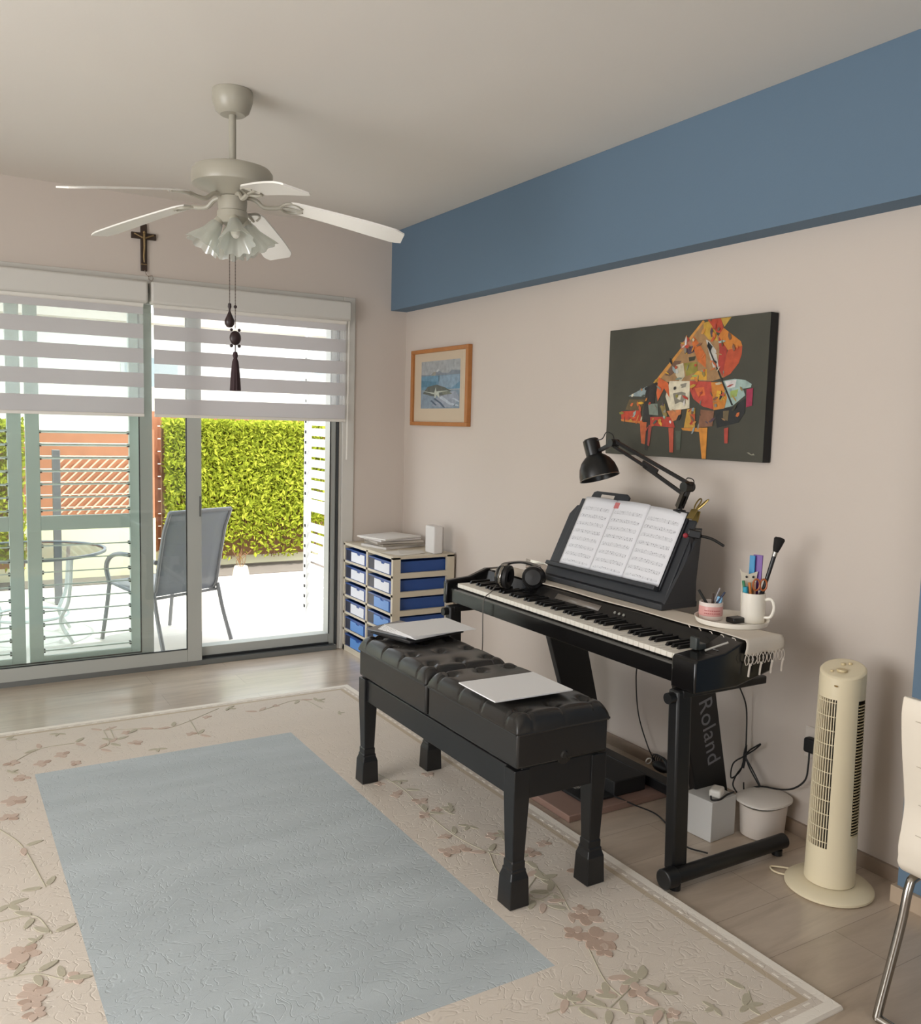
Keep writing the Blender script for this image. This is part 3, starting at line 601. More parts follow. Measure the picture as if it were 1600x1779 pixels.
LAY = [((190, 190, 192), [(0, 0), (1, 0), (1, 1), (0, 1)]), ((120, 165, 192), [(0, .40), (1, .40), (1, .69), (0, .69)]), ((158, 182, 202), [(.45, .45), (.8, .42), (1, .55), (1, .69), (.5, .68)]),
       ((96, 146, 172), [(0, .46), (.42, .46), (.4, .56), (0, .6)]), ((150, 158, 168), [(0, .69), (1, .69), (1, .77), (.8, .79), (.72, .73), (.55, .74), (.44, .81), (.40, .76), (.32, .76), (.26, .71), (0, .72)]),
       ((168, 162, 148), [(.26, .69), (.38, .69), (.40, .76), (.33, .77)]), ((225, 228, 226), [(.40, .78), (.45, .83), (.47, .79), (.43, .76)]),
       ((152, 168, 184), [(0, 0), (1, 0), (1, .38), (0, .40)]), ((176, 182, 196), [(.3, .05), (.8, .02), (1, .2), (.9, .36), (.5, .3)]),
       ((112, 116, 108), [(.05, .32), (.18, .46), (.42, .50), (.62, .44), (.80, .36), (.60, .27), (.30, .26)]), ((140, 144, 126), [(.52, .38), (.72, .36), (.82, .30), (.60, .28)]),
       ((218, 222, 206), [(.02, .38), (.36, .33), (.40, .45), (.42, .36), (.74, .37), (.48, .33), (.50, .22), (.42, .28), (.38, .20), (.36, .30)]),
       ((84, 104, 126), [(.26, .16), (.40, .06), (.44, .07), (.30, .18)]), ((84, 104, 126), [(.34, .20), (.50, .11), (.60, .02), (.66, .01), (.55, .12), (.38, .22)]),
       ((212, 220, 230), [(.5, .22), (.75, .08), (.98, .04), (.98, .07), (.78, .12), (.56, .26)]), ((212, 220, 230), [(.82, .2), (1, .12), (1, .15), (.86, .22)]),
       ((90, 96, 108), [(.86, .06), (.90, .09), (.91, .08), (.88, .05)]), ((96, 110, 120), [(.47, .56), (.485, .56), (.485, .68), (.47, .68)])]
for i, (col, pts) in enumerate(LAY):
    m.prism([(IY1-(IY1-IY0)*u, IZ0+(IZ1-IZ0)*v) for u, v in pts], (-.0165 - i*.00012, 0, 0), (0, 1, 0), (0, 0, 1), (-.0002, 0, 0), pcol(col))
m.build('watercolour', pm, t, smooth=0)
MB().box(-.0205, -.0200, Y0+.03, Y1-.03, Z0+.024, Z1-.024).build('picture_glass', glass_mat('picture_glazing', (.97, .98, .98), .03), t)

t = thing('canvas_painting', 'large dark canvas with a colourful abstract grand piano above the keyboard', 'painting', (-.02, -2.55, 1.363))
cy0, cy1, cz0, cz1 = -3.003, -2.104, 1.363, 1.919
cv = mat('painted_canvas_dark', (64, 63, 53), .6, bump=(240, .15, .001), vary=(7, .25)); cve = mat('canvas_black_edge', (20, 20, 20), .7)
MB().box(-.0449, -.003, cy0, cy1, cz0, cz1).build('stretched_canvas', cve, t, bevel=.002)
m = MB().box(-.0455, -.045, cy0+.001, cy1-.001, cz0+.001, cz1-.001, 0); pm = [cv]; cache = {}
for i, (col, pts) in enumerate(PAINT):
    pts = [(min(max(y, cy0+.002), cy1-.002), min(max(z, cz0+.002), cz1-.002)) for y, z in pts]
    m.prism(pts, (-.0456 - i*.00005, 0, 0), (0, 1, 0), (0, 0, 1), (-.0001, 0, 0), pcol(col))
pr2 = random.Random(21); cols_ = [c for c, p in PAINT[:50]]
def in_poly(y, z, P):
    c = False; j = len(P)-1
    for i in range(len(P)):
        if (P[i][1] > z) != (P[j][1] > z) and y < (P[j][0]-P[i][0])*(z-P[i][1])/(P[j][1]-P[i][1])+P[i][0]: c = not c
        j = i
    return c
big = [p for c, p in PAINT if max(q[0] for q in p)-min(q[0] for q in p) > .045]
k_ = 0
while k_ < 130:          # small loose brush dabs over the instrument
    P_ = pr2.choice(big); ys_ = [q[0] for q in P_]; zs_ = [q[1] for q in P_]
    y = pr2.uniform(min(ys_), max(ys_)); z = pr2.uniform(min(zs_), max(zs_))
    if not in_poly(y, z, P_): continue
    k_ += 1; a = pr2.uniform(0, PI); l = pr2.uniform(.006, .020); w_ = pr2.uniform(.002, .008)
    c, s_ = math.cos(a), math.sin(a)
    pts = [(y+u*l*c-v*w_*s_, z+u*l*s_+v*w_*c) for u, v in ((-1, -.6), (.2, -1), (1, .2), (.1, 1), (-.8, .7))]
    pts = [(min(max(a_, cy0+.002), cy1-.002), min(max(b_, cz0+.002), cz1-.002)) for a_, b_ in pts]
    m.prism(pts, (-.0456 - (len(PAINT)+k_)*.00002 - .0016, 0, 0), (0, 1, 0), (0, 0, 1), (-.0001, 0, 0), pcol(pr2.choice(cols_)))
m.build('painted_image', pm, t, smooth=0)

# ================================================================= DUET BENCH
leather = mat('black_leather', (40, 38, 36), .26, bump=(350, .08, .0005)); lacq = mat('black_lacquer', (27, 27, 28), .33)
t = thing('duet_piano_bench', 'long black duet piano bench with two tufted leather seats', 'bench', (-1.062, -2.59, .012))
sx0, sx1 = -1.242, -.884
for (y0, y1, lab) in ((-2.602, -2.032, 'a'), (-3.170, -2.612, 'b')):
    z0, zm, z1 = .452, .562, .618
    box = MB().box(sx0+.004, sx1-.004, y0+.004, y1-.004, z0, zm)
    so = box.build('seat', leather, t, bevel=.008, seg=3)
    bx = [sx0 + (sx1-sx0)*(i+.5)/3 for i in range(3)]; by = [y0+(y1-y0)*(j+.5)/4 for j in range(4)]
    pts_b = [(x, y) for x in bx for y in by]
    def hz(u, v):
        x = sx0 + (sx1-sx0)*u; y = y0+(y1-y0)*v
        ex = min(x-sx0, sx1-x); ey = min(y-y0, y1-y)
        R = .040
        def rn(e): e = min(e, R)/R; return math.sqrt(max(0, 1-(1-e)**2))
        hgt = rn(ex)*rn(ey)
        z = zm + (z1-zm)*(.06+.94*hgt)
        dd = 0
        for (a, b) in pts_b:
            q = ((x-a)**2+(y-b)**2)**.5
            dd += .017*math.exp(-(q/.020)**2) + .004*math.exp(-(q/.055)**2)
        # pleats from the outer buttons to the long edges
        pl = 0
        for b in by:
            if ex < .06: pl = max(pl, .0065*math.exp(-((y-b)/.0055)**2))
        for a in bx:
            if ey < .07: pl = max(pl, .0045*math.exp(-((x-a)/.0055)**2))
        # diagonal creases between buttons
        z -= dd*max(hgt, .3) + pl
        return (x, y, z)
    NU, NV = 72, 108
    c = MB()
    us = [0.5-0.5*math.cos(PI*i/NU) if False else i/NU for i in range(NU+1)]
    c.grid(hz, NU, NV)
    n0 = len(c.v); ringv = []
    per = [(i, 0) for i in range(NU)] + [(NU, j) for j in range(NV)] + [(NU-i, NV) for i in range(NU)] + [(0, NV-j) for j in range(NV)]
    idx = [j*(NU+1)+i for i, j in per]
    low = [(c.v[k][0], c.v[k][1], zm-.003) for k in idx]
    c.add(low, []); nn = len(idx)
    for q in range(nn): c.f.append([idx[q], idx[(q+1) % nn], n0+(q+1) % nn, n0+q]); c.mi.append(0)
    cu = c.build('tufted_cushion', leather, so, smooth=50)
    m = MB(); pz = zm-.002
    m.tube([(sx0+.001, y0+.006, pz), (sx0+.001, y1-.006, pz)], .0035, n=6, smooth=False); m.tube([(sx1-.001, y0+.006, pz), (sx1-.001, y1-.006, pz)], .0035, n=6, smooth=False)
    m.tube([(sx0+.006, y0+.001, pz), (sx1-.006, y0+.001, pz)], .0035, n=6, smooth=False); m.tube([(sx0+.006, y1-.001, pz), (sx1-.006, y1-.001, pz)], .0035, n=6, smooth=False)
    m.build('piping', leather, so)
    bm_ = mat('crystal_button', (190, 190, 188), .12, .6)
    for (a, b) in pts_b:
        u = (a-sx0)/(sx1-sx0); v = (b-y0)/(y1-y0); z = hz(u, v)[2]
        MB().sphere((a, b, z+.0015), .0052, n=10, m=6, sc=(1, 1, .6)).build('button', bm_, so)
# end dimple button
MB().lathe([(.0, .006), (.010, .005), (.014, .0), (.03, -.0015)], (-1.06, -3.1665, .47), (0, -1, 0), n=20).build('end_button', leather, t)
# frame
f = MB()
f.box(sx0+.012, sx0+.030, -3.150, -2.052, .355, .445); f.box(sx1-.030, sx1-.012, -3.150, -2.052, .355, .445)
f.box(sx0+.030, sx1-.030, -3.156, -3.138, .350, .450); f.box(sx0+.030, sx1-.030, -2.066, -2.048, .355, .445)
f.box(sx0+.02, sx1-.02, -3.14, -2.06, .440, .452)
f.build('frame', lacq, t, bevel=.003)
for (lx, ly) in ((-1.212, -2.068), (-.914, -2.068), (-1.212, -3.132), (-.914, -3.132)):
    l = MB(); zf = .0125
    def sq(a, z): return [(lx-a, ly-a, z), (lx+a, ly-a, z), (lx+a, ly+a, z), (lx-a, ly+a, z)]
    lev = [(.036, zf), (.033, zf+.09), (.027, zf+.110), (.027, zf+.116), (.0245, zf+.120), (.0245, zf+.140), (.022, zf+.145), (.029, .36), (.029, .446)]
    for k, (a, z) in enumerate(lev): l.v += sq(a, z)
    for k in range(len(lev)-1):
        for q in range(4): l.f.append([k*4+q, k*4+(q+1) % 4, k*4+4+(q+1) % 4, k*4+4+q]); l.mi.append(0)
    l.f += [[3, 2, 1, 0], [len(lev)*4-4+q for q in range(4)]]; l.mi += [0, 0]
    l.build('leg', lacq, t, bevel=.003, smooth=0)
MB().cyl((sx1-.01, -3.10, .535), (sx1+.012, -3.10, .535), .009).cyl((sx1+.012, -3.10, .535), (sx1+.024, -3.10, .535), .017, n=8).build('adjusting_knob', lacq, t)

# papers on the bench
def sheet(cx, cy, z, wx, wy, rot, th=.0006, curl=0, m=None, mm=None):
    mb = m or MB(); c, s = math.cos(rot), math.sin(rot)
    def fn(u, v, dz=0):
        x = (u-.5)*wx; y = (v-.5)*wy
        zz_ = z + dz + curl*(abs(2*u-1)**3*.5 + abs(2*v-1)**4*.5)
        return (cx+x*c-y*s, cy+x*s+y*c, zz_)
    n = 6; k = len(mb.v)
    mb.grid(lambda u, v: fn(u, v, th), n, n); mb.grid(lambda u, v: fn(u, v, 0), n, n)
    g = (n+1)*(n+1)
    for i in range(n):
        for a, b in ((i, i+1), (n*(n+1)+i, n*(n+1)+i+1), (i*(n+1), (i+1)*(n+1)), (i*(n+1)+n, (i+1)*(n+1)+n)):
            mb.f.append([k+a, k+b, k+g+b, k+g+a]); mb.mi.append(0)
    return mb
o = sheet(-1.105, -2.955, .632, .295, .225, -.02, th=.004, curl=.001).build('music_booklet', paper)
tag(o, 'single white booklet lying on the near seat of the duet bench', 'booklet')
fold = mat('black_folder', (28, 28, 30), .35)
m = sheet(-1.03, -2.14, .6275, .30, .24, .26, th=.008)
o = m.build('document_folder', fold, bevel=.002); tag(o, 'black plastic folder under loose white paper on the far bench seat', 'folder')
o = sheet(-1.075, -2.10, .636, .20, .22, .36, th=.006).build('sheet_protectors', mat('grey_plastic_sleeve', (120, 122, 124), .2)); tag(o, 'grey plastic sleeves sticking out left of the paper pile on the far bench seat', 'plastic sleeves')
m = MB()
for i in range(5): sheet(-1.00+.004*i, -2.15-.003*i, .6425+i*.0022, .30, .235, .22-.05*i, th=.0018, m=m)
o = m.build('paper_pile', paper); tag(o, 'fanned pile of white sheets on the black folder of the far bench seat', 'papers')

# ================================================================= DRAWER CABINET
beige = mat('beige_plastic_frame', (200, 190, 170), .45); blue_p = mat('blue_plastic', (36, 74, 140), .35); blue_l = mat('light_blue_front', (92, 142, 206), .4); wht = mat('white_drawer_label', (222, 224, 230), .5); navy = mat('dark_navy_plastic', (30, 36, 56), .4)
t = thing('drawer_unit', 'low beige storage unit with two columns of blue pull-out trays in the room corner', 'drawer unit', (-.225, -.37, 0))
X0, X1 = -.433, -.020; YA, YM, YB = -.727, -.370, -.016
m = MB()
for ya, yb in ((YA, YA+.022), (YM-.011, YM+.011), (YB-.022, YB)):
    for xa, xb in ((X0, X0+.050), (X1-.050, X1)):
        m.box(xa if ya == YA or yb == YB else xa, xb if xb != X0+.05 or True else xb, ya, yb, 0, .70)
m.box(X0, X1, YA, YB, .690, .706); m.box(X0, X1, YA, YB, .0, .022)
for r in range(6):
    z = .690 - .1115*(r+1)
    m.box(X0, X1, YA+.001, YB-.001, z, z+.014)
    for ya, yb in ((YA, YA+.02), (YB-.02, YB)):
        m.box(X0+.05, X1-.05, ya, yb, z-.004, z+.028)
m.build('cabinet_frame', beige, t)
for ci, (ya, yb) in enumerate(((YM+.011, YB-.022), (YA+.022, YM-.011))):
    for r in range(6):
        z = .690 - .1115*(r+1) + .0142
        d = MB(); h_ = .078; a, b = ya+.006, yb-.006
        x0_ = X0+.006
        lite = blue_l if (r > 3 or (ci == 1 and r > 1)) else wht
        d.box(x0_+.004, X1-.02, a, a+.003, z, z+h_); d.box(x0_+.004, X1-.02, b-.003, b, z, z+h_)
        d.box(X1-.023, X1-.02, a, b, z, z+h_); d.box(x0_+.004, X1-.02, a, b, z, z+.004)
        d.box(x0_, x0_+.006, a, b, z, z+h_)
        d.box(x0_-.003, x0_+.002, a, b, z+h_-.008, z+h_)
        dr = d.build('drawer', blue_p if r % 2 else blue_p, t)
        # dark recessed half and the raised front label with a finger notch
        MB().box(x0_-.0012, x0_, b-.085, b-.004, z+.004, z+h_-.009).build('grip', navy, dr)
        n_ = (a + b-.088)/2
        poly = [(a+.024, z+.005), (b-.088, z+.005), (b-.088, z+h_-.014), (n_+.026, z+h_-.014), (n_+.018, z+h_-.024), (n_-.018, z+h_-.024), (n_-.026, z+h_-.014), (a+.024, z+h_-.014)]
        MB().prism(poly, (x0_-.0045, 0, 0), (0, 1, 0), (0, 0, 1), (.004, 0, 0)).build('label_plate', lite, dr)
gp = ['grey_stack', ]
def booklet(cx, cy, z, wx, wy, rot, th, col, label, cat='papers', group=None):
    o = sheet(cx, cy, z, wx, wy, rot, th=th, curl=.0012).build('paper_stack', mat('paper_%02x%02x%02x' % col, col, .8)); tag(o, label, cat, group); return o
booklet(-.22, -.30, .7065, .32, .24, .25, .014, (196, 190, 184), 'bottom booklet of the paper pile on the drawer unit')
booklet(-.21, -.30, .7225, .30, .25, .05, .012, (148, 140, 128), 'brownish folder low in the paper pile on the drawer unit')
booklet(-.215, -.295, .7365, .31, .24, -.08, .011, (176, 168, 158), 'grey-brown folder in the middle of the paper pile on the drawer unit')
booklet(-.225, -.27, .7495, .30, .25, .12, .010, (206, 200, 196), 'pale booklet under the top sheets of the paper pile on the drawer unit')
booklet(-.235, -.275, .7615, .31, .26, .30, .008, (216, 212, 206), 'creased white top sheets of the paper pile on the drawer unit')
booklet(-.315, -.60, .7062, .16, .17, .25, .0012, (214, 208, 198), 'thin loose sheet at the near left edge of the drawer unit top')
booklet(-.24, -.585, .7077, .15, .12, -.35, .0012, (202, 196, 186), 'thin loose sheet beside the white router on the drawer unit')
t = thing('router', 'upright white plastic box standing on the drawer unit by the wall', 'router', (-.125, -.66, .7065))
MB().box(-.158, -.095, -.715, -.605, .7065, .872).build('case', mat('router_white', (214, 210, 206), .4), t, bevel=.008, seg=3)
MB().box(-.0952, -.085, -.705, -.615, .712, .866).build('back_cover', mat('router_grey', (176, 172, 168), .4), t, bevel=.004)

# ================================================================= KEYBOARD STAND
stand = mat('stand_black', (15, 15, 16), .42)
t = thing('keyboard_stand', 'black metal keyboard stand with slanted lettered side plates under the digital piano', 'keyboard stand', (-.42, -2.55, 0))
for y in (-1.835, -3.265):
    MB().bar((-.662, y, .05), (-.680, y, .655), .046, .062, up=(1, 0, 0)).build('front_post', stand, t, bevel=.008)
    MB().cyl((-.70, y-.03, .045), (-.17, y-.03, .045), .026, n=18).build('foot_tube', stand, t)
    MB().cyl((-.745, y-.03, .046), (-.695, y-.03, .046), .033, n=18).build('end_cap', stand, t, bevel=.004)
    MB().cyl((-.69, y-.03, .001), (-.69, y-.03, .02), .018).build('levelling_foot', stand, t)
    MB().cyl((-.20, y-.03, .001), (-.20, y-.03, .02), .018).build('levelling_foot', stand, t)
    MB().box(-.69, -.30, y-.024, y+.024, .628, .655).build('top_bracket', stand, t, bevel=.004)
    MB().cyl((-.735, y, .63), (-.69, y, .63), .018, n=14).build('clamp_knob', stand, t)
def plate(y, xt0, xt1, zt_, xb0, xb1, zb_):
    return MB().add([(xb0, y-.018, zb_), (xb1, y-.018, zb_), (xt1, y-.018, zt_), (xt0, y-.018, zt_), (xb0, y+.018, zb_), (xb1, y+.018, zb_), (xt1, y+.018, zt_), (xt0, y+.018, zt_)],
                    [(0, 1, 2, 3), (7, 6, 5, 4), (0, 4, 5, 1), (1, 5, 6, 2), (2, 6, 7, 3), (3, 7, 4, 0)])
plate(-2.15, -.405, -.200, .64, -.215, -.045, .075).build('side_plate', stand, t, bevel=.004)
pl = plate(-2.99, -.452, -.262, .64, -.290, -.130, .075).build('side_plate', stand, t, bevel=.004)
MB().box(-.245, -.185, -2.97, -2.168, .032, .075).build('cross_bar', stand, t, bevel=.004)
# lettering on the near plate, reading downwards
cu = bpy.data.curves.new('lettering', 'FONT'); cu.body = 'Roland'; cu.size = .092; cu.extrude = .0006; cu.align_x = 'CENTER'; cu.align_y = 'CENTER'; cu.space_character = 1.05
tmp = bpy.data.objects.new('lettering', cu); COL.objects.link(tmp)
bpy.context.view_layer.update()
me = bpy.data.meshes.new_from_object(tmp); bpy.data.objects.remove(tmp)
dv = Vector((.15, 0, -.565)).normalized(); up_ = Vector((.565, 0, .15)).normalized()
nrm = dv.cross(up_)
mid = Vector((-.258, -3.0086, .365))
if nrm.y > 0: nrm = -nrm
mt = Matrix.Identity(4)
for i in range(3): mt[i][0] = dv[i]; mt[i][1] = up_[i]*1.05; mt[i][2] = nrm[i]; mt[i][3] = mid[i]
me.transform(Matrix.Translation(-Vector(t.location)) @ mt)
me.materials.clear(); me.materials.append(mat('lettering_grey', (112, 112, 116), .5))
lo = bpy.data.objects.new('lettering', me); COL.objects.link(lo)
lo.parent = t

# ================================================================= DIGITAL PIANO
pb = mat('piano_black', (17, 16, 16), .20); ivory = mat('white_key', (226, 220, 208), .28); ebony = mat('black_key', (14, 14, 14), .35)
PY0, PY1 = -3.335, -1.757; PXF, PXB = -.690, -.335
t = thing('digital_piano', 'black digital piano with full-length keyboard standing along the right wall', 'digital piano', (-.51, -2.546, .662))
m = MB()
m.prism([(-.672, .664), (-.672, .728), (-.648, .734), (-.50, .734), (-.50, .664)], (0, PY0+.012, 0), (1, 0, 0), (0, 0, 1), (0, PY1-PY0-.024, 0))
m.prism([(-.502, .690), (-.502, .757), (-.468, .795), (-.45, .799), (PXB, .799), (PXB, .690)], (0, PY0+.012, 0), (1, 0, 0), (0, 0, 1), (0, PY1-PY0-.024, 0))
m.build('body', pb, t, bevel=.003)
MB().box(-.655, -.50, PY1-.077, PY1-.03, .700, .742).build('cheek_block', pb, t, bevel=.003)
for ya, yb in ((PY1-.030, PY1), (PY0, PY0+.105)):
    MB().prism([(-.690, .655), (-.690, .752), (-.682, .762), (-.56, .772), (-.47, .805), (-.34, .806), (PXB+.004, .80), (PXB+.004, .69), (-.50, .655)], (0, ya, 0), (1, 0, 0), (0, 0, 1), (0, yb-ya, 0)).build('end_block', pb, t, bevel=.006, seg=3)
MB().box(-.6745, -.672, PY0+.106, PY1-.076, .722, .729).build('front_trim', mat('grey_trim', (90, 88, 84), .3), t)
ky0, ky1 = PY0+.107, PY1-.077; pitch = (ky1-ky0)/52
wk = MB().box(-.659, -.503, -pitch/2+.0006, pitch/2-.0006, .736, .7545).build('white_key', ivory, None, local=True, bevel=.0012, seg=1); 
bk = MB().add([(-.610, -.0062, .7545), (-.503, -.0062, .7545), (-.503, .0062, .7545), (-.610, .0062, .7545), (-.602, -.0046, .767), (-.503, -.0046, .767), (-.503, .0046, .767), (-.602, .0046, .767)],
    [(3, 2, 1, 0), (4, 5, 6, 7), (0, 1, 5, 4), (1, 2, 6, 5), (2, 3, 7, 6), (3, 0, 4, 7)]).build('black_key', ebony, None, local=True, smooth=0, bevel=.0008, seg=1)
first = True; nb = 0
names = 'ABCDEFG'
for i in range(52):          # bass at the far (+Y) end
    y = ky1 - pitch*(i+.5)
    k = wk if i == 0 else wk.copy()
    if i: COL.objects.link(k)
    k.parent = t; k.location = (.51, y+2.546, -.662)
    if names[i % 7] in 'ACDFG' and i < 51:
        k = bk if nb == 0 else bk.copy()
        if nb: COL.objects.link(k)
        nb += 1; k.parent = t; k.location = (.51, ky1 - pitch*(i+1)+2.546, -.662)
red_felt = mat('red_felt', (90, 30, 34), .9)
m = MB(); m.add([(-.4955, -2.35, .7665), (-.4955, -2.63, .7665), (-.4785, -2.63, .7855), (-.4785, -2.35, .7855)], [(0, 1, 2, 3)])
m.build('display', mat('panel_display', (120, 112, 104), .3), t, thick=.001)
for y in (-2.72, -2.745, -2.77):
    MB().cyl((-.487, y, .776), (-.490, y, .779), .0055, n=12).build('panel_button', mat('button_grey', (140, 138, 130), .4), t)
m = MB()
for i in range(3): m.box(-.56, -.553, -3.275-.013*i, -3.267-.013*i, .7735, .7745)
m.build('panel_marking', mat('marking_grey', (150, 150, 150), .5), t)
m = MB().box(-.615, -.60, -3.262, -3.232, .772, .812).box(-.60, -.57, -3.262, -3.232, .770, .79)
tag(m.build('bender_lever', mat('dark_grey_plastic', (62, 66, 64), .4), bevel=.003), 'small dark grey upright gadget on the near end of the piano', 'gadget')
o = MB().cyl((-.60, -3.285, .775), (-.545, -3.33, .806), .0035, n=8).build('stylus_pen', mat('silver_pen', (176, 172, 166), .3, .4)); tag(o, 'thin silver pen leaning on the near end of the piano', 'pen')

# runner cloth with tassels
cloth = mat('cream_runner_cloth', (214, 204, 190), .9, bump=(220, .4, .0008))
t = thing('table_runner', 'long cream cloth runner with knotted fringe along the top of the piano', 'runner', (-.39, -2.6, .80))
def rf(u, v):
    y = -1.80 + (-3.345+1.80)*min(v/.93, 1)
    wob = .004*math.sin(v*23+u*3)
    if v <= .93:
        x = (-.462+wob) + u*.135
        if v > .80:
            k = (v-.80)/.13; x = (-.462 - .02*k + wob) + u*(.135+.045*k)
        return (x, y, .8085 if v > .85 else .8035+.005*max(0, (v-.78)/.07))
    k = (v-.93)/.07
    return (-.482 + u*.18+wob, -3.347-.004*math.sin(k*3), .8085 - .045*k - .010*math.sin(u*PI*2)**2*k)
MB().grid(rf, 14, 70).build('cloth', cloth, t, thick=.002, smooth=60)
rr = random.Random(5); fringe_m = mat('fringe_thread', (214, 204, 192), .9)
for i in range(11):
    x = -.480 + .0175*i; top = .764; m = MB()
    for s_ in (-1, 1):
        dx = rr.uniform(.004, .014)*s_
        m.tube([(x, -3.350, top), (x+dx, -3.353, top-.018), (x+dx*.2, -3.352, top-.036)], .0013, n=5, res=3)
    if i % 3 == 1: m.tube([(x, -3.352, top-.034), (x-.004, -3.352, top-.055), (x-.006, -3.352, top-.075)], .0035, n=6); m.sphere((x, -3.352, top-.036), .005, n=8, m=6)
    m.build('fringe_knot', fringe_m, t)
for i in range(5):
    y = -3.10 - .05*i
    MB().tube([(-.487-.002*i, y, .8085), (-.494, y-.01, .8085), (-.50, y-.02, .805)], .0014, n=5).build('fringe_thread', fringe_m, t)

# tray + mugs on it
tray = mat('white_enamel', (232, 226, 214), .3)
TX, TY = -.315, -3.135; TZ = .8102
o = MB().lathe([(.0, TZ), (.105, TZ), (.118, TZ+.004), (.124, TZ+.018), (.1275, TZ+.018), (.121, TZ+.001)][:5]+[(.1275, TZ+.0175), (.121, TZ+.0005), (.1, TZ-.0008), (.0, TZ-.0008)], (TX, TY, 0), n=48).build('round_tray', tray)
tag(o, 'round white tray on the near end of the piano under the pen pots', 'tray')
def pot(name, label, cx, cy, r, h_, mats, handle=None, band=None, cat='mug'):
    t = thing(name, label, cat, (cx, cy, TZ+.0012)); z = TZ+.0012
    MB().lathe([(.0, z), (r*.96, z), (r, z+.005), (r, z+h_), (r-.004, z+h_), (r-.005, z+.008), (.0, z+.007)], (cx, cy, 0), n=32).build('cup', mats, t)
    return t
t = pot('pen_mug', 'tall white mug full of scissors, pens and a brush on the white tray', -.243, -3.165, .041, .104, tray)
m = MB(); dh = Vector((.35, -.93, 0)).normalized(); q = Vector((-.243, -3.165, 0)) + dh*.039
m.tube([q+Vector((0, 0, .895)), q+dh*.024+Vector((0, 0, .898)), q+dh*.034+Vector((0, 0, .870)), q+dh*.024+Vector((0, 0, .838)), q+Vector((0, 0, .832))], .0055, n=8)
m.build('mug_handle', tray, t)
# small dark printed mark on the mug side
m = MB()
for i in range(7):
    a = math.radians(-62 + 2*(i % 2)); zz_ = .835+.008*i
    m.box(-.2035+.0002, -.2028, -3.178-.004*(i % 2), -3.170-.004*(i % 2), zz_, zz_+.005)
m.build('printed_mark', mat('mug_print', (90, 84, 78), .6), t)
pink = mat('pink_tin', (214, 158, 152), .4); rose = mat('rose_print', (186, 96, 98), .5)
t = pot('pencil_tin', 'short pink and white pot of pencils at the far side of the white tray', -.345, -3.065, .041, .062, mat('tin_white', (226, 212, 204), .35), cat='pencil pot')
MB().lathe([(.0414, TZ+.016), (.0418, TZ+.018), (.0418, TZ+.048), (.0414, TZ+.050)], (-.345, -3.065, 0), n=32).build('paper_band', pink, t)
m = MB()
for i in range(9):
    a = math.radians(195+9*i); 
    for z in (TZ+.026, TZ+.036):
        c_ = Vector((-.345+.0419*math.cos(a), -3.065+.0419*math.sin(a), z)); m.sphere(c_, .0028, n=6, m=4, sc=(1, 1, .6))
m.build('printed_lettering', rose, t)
def stick(name, label, a, b, r, col, cat, tip=None, group=None, flat=None):
    mm_ = mat('stick_%02x%02x%02x' % col, col, .45)
    if flat: o = MB().bar(a, b, flat, r, up=(1, .3, 0)).build(name, mm_, bevel=.001)
    else: o = MB().cyl(a, b, r, r*.9, n=10).build(name, mm_)
    return tag(o, label, cat, group)
z0 = TZ+.010
stick('marker_pen', 'black marker leaning left in the pink pot', (-.335, -3.075, z0), (-.378, -3.035, .912), .0055, (24, 24, 22), 'marker pen')
stick('pencil', 'dark brown pencil stub upright in the pink pot', (-.348, -3.07, z0), (-.347, -3.075, .905), .004, (60, 38, 28), 'pencil')
stick('ballpoint_pen', 'white and black pen standing tall in the pink pot', (-.345, -3.055, z0), (-.332, -3.09, .925), .0032, (150, 146, 150), 'pen')
stick('fountain_pen', 'dark blue pen leaning right in the pink pot', (-.355, -3.06, z0), (-.322, -3.105, .912), .0038, (30, 40, 70), 'pen')
stick('eraser_stick', 'light blue eraser sticking out of the pink pot', (-.335, -3.08, z0), (-.328, -3.09, .893), .009, (120, 170, 205), 'eraser', flat=.018)
stick('green_marker', 'green marker at the left of the tall white mug', (-.250, -3.155, z0), (-.272, -3.140, .955), .0055, (60, 130, 90), 'marker pen')
stick('orange_pencil', 'orange pencil leaning in the tall white mug', (-.243, -3.17, z0), (-.258, -3.155, .950), .005, (200, 120, 50), 'pencil')
stick('glue_stick', 'turquoise glue stick at the left rim of the tall white mug', (-.262, -3.15, z0), (-.268, -3.148, .935), .010, (40, 150, 175), 'glue stick')
stick('brown_ruler', 'brown wooden ruler stub in the middle of the tall white mug', (-.24, -3.16, z0), (-.238, -3.16, .95), .003, (150, 110, 80), 'ruler', flat=.014)
stick('purple_case', 'purple flat case standing up at the back of the tall white mug', (-.225, -3.155, z0), (-.213, -3.150, 1.045), .006, (112, 70, 150), 'case', flat=.034)
stick('blue_case', 'turquoise blue flat case edge beside the purple one in the mug', (-.236, -3.145, z0), (-.228, -3.138, 1.042), .006, (30, 130, 180), 'case', flat=.020)
# scissors with orange handles
t = thing('scissors', 'scissors with brown-orange finger loops in the tall white mug', 'scissors', (-.235, -3.18, z0)); sc_m = mat('scissor_handle', (168, 92, 48), .4)
for s_ in (-1, 1):
    cx, cy = -.236+.011*s_, -3.183-.006*s_; m = MB()
    pts = [(cx+.010*math.cos(a)*1.0, cy-.006*math.cos(a), .945+.020*math.sin(a)) for a in [i*PI/6 for i in range(13)]]
    m.tube(pts, .0032, n=6, res=3); m.build('finger_loop', sc_m, t)
MB().cyl((-.238, -3.175, z0), (-.236, -3.182, .925), .004, n=8).build('blade', chrome, t)
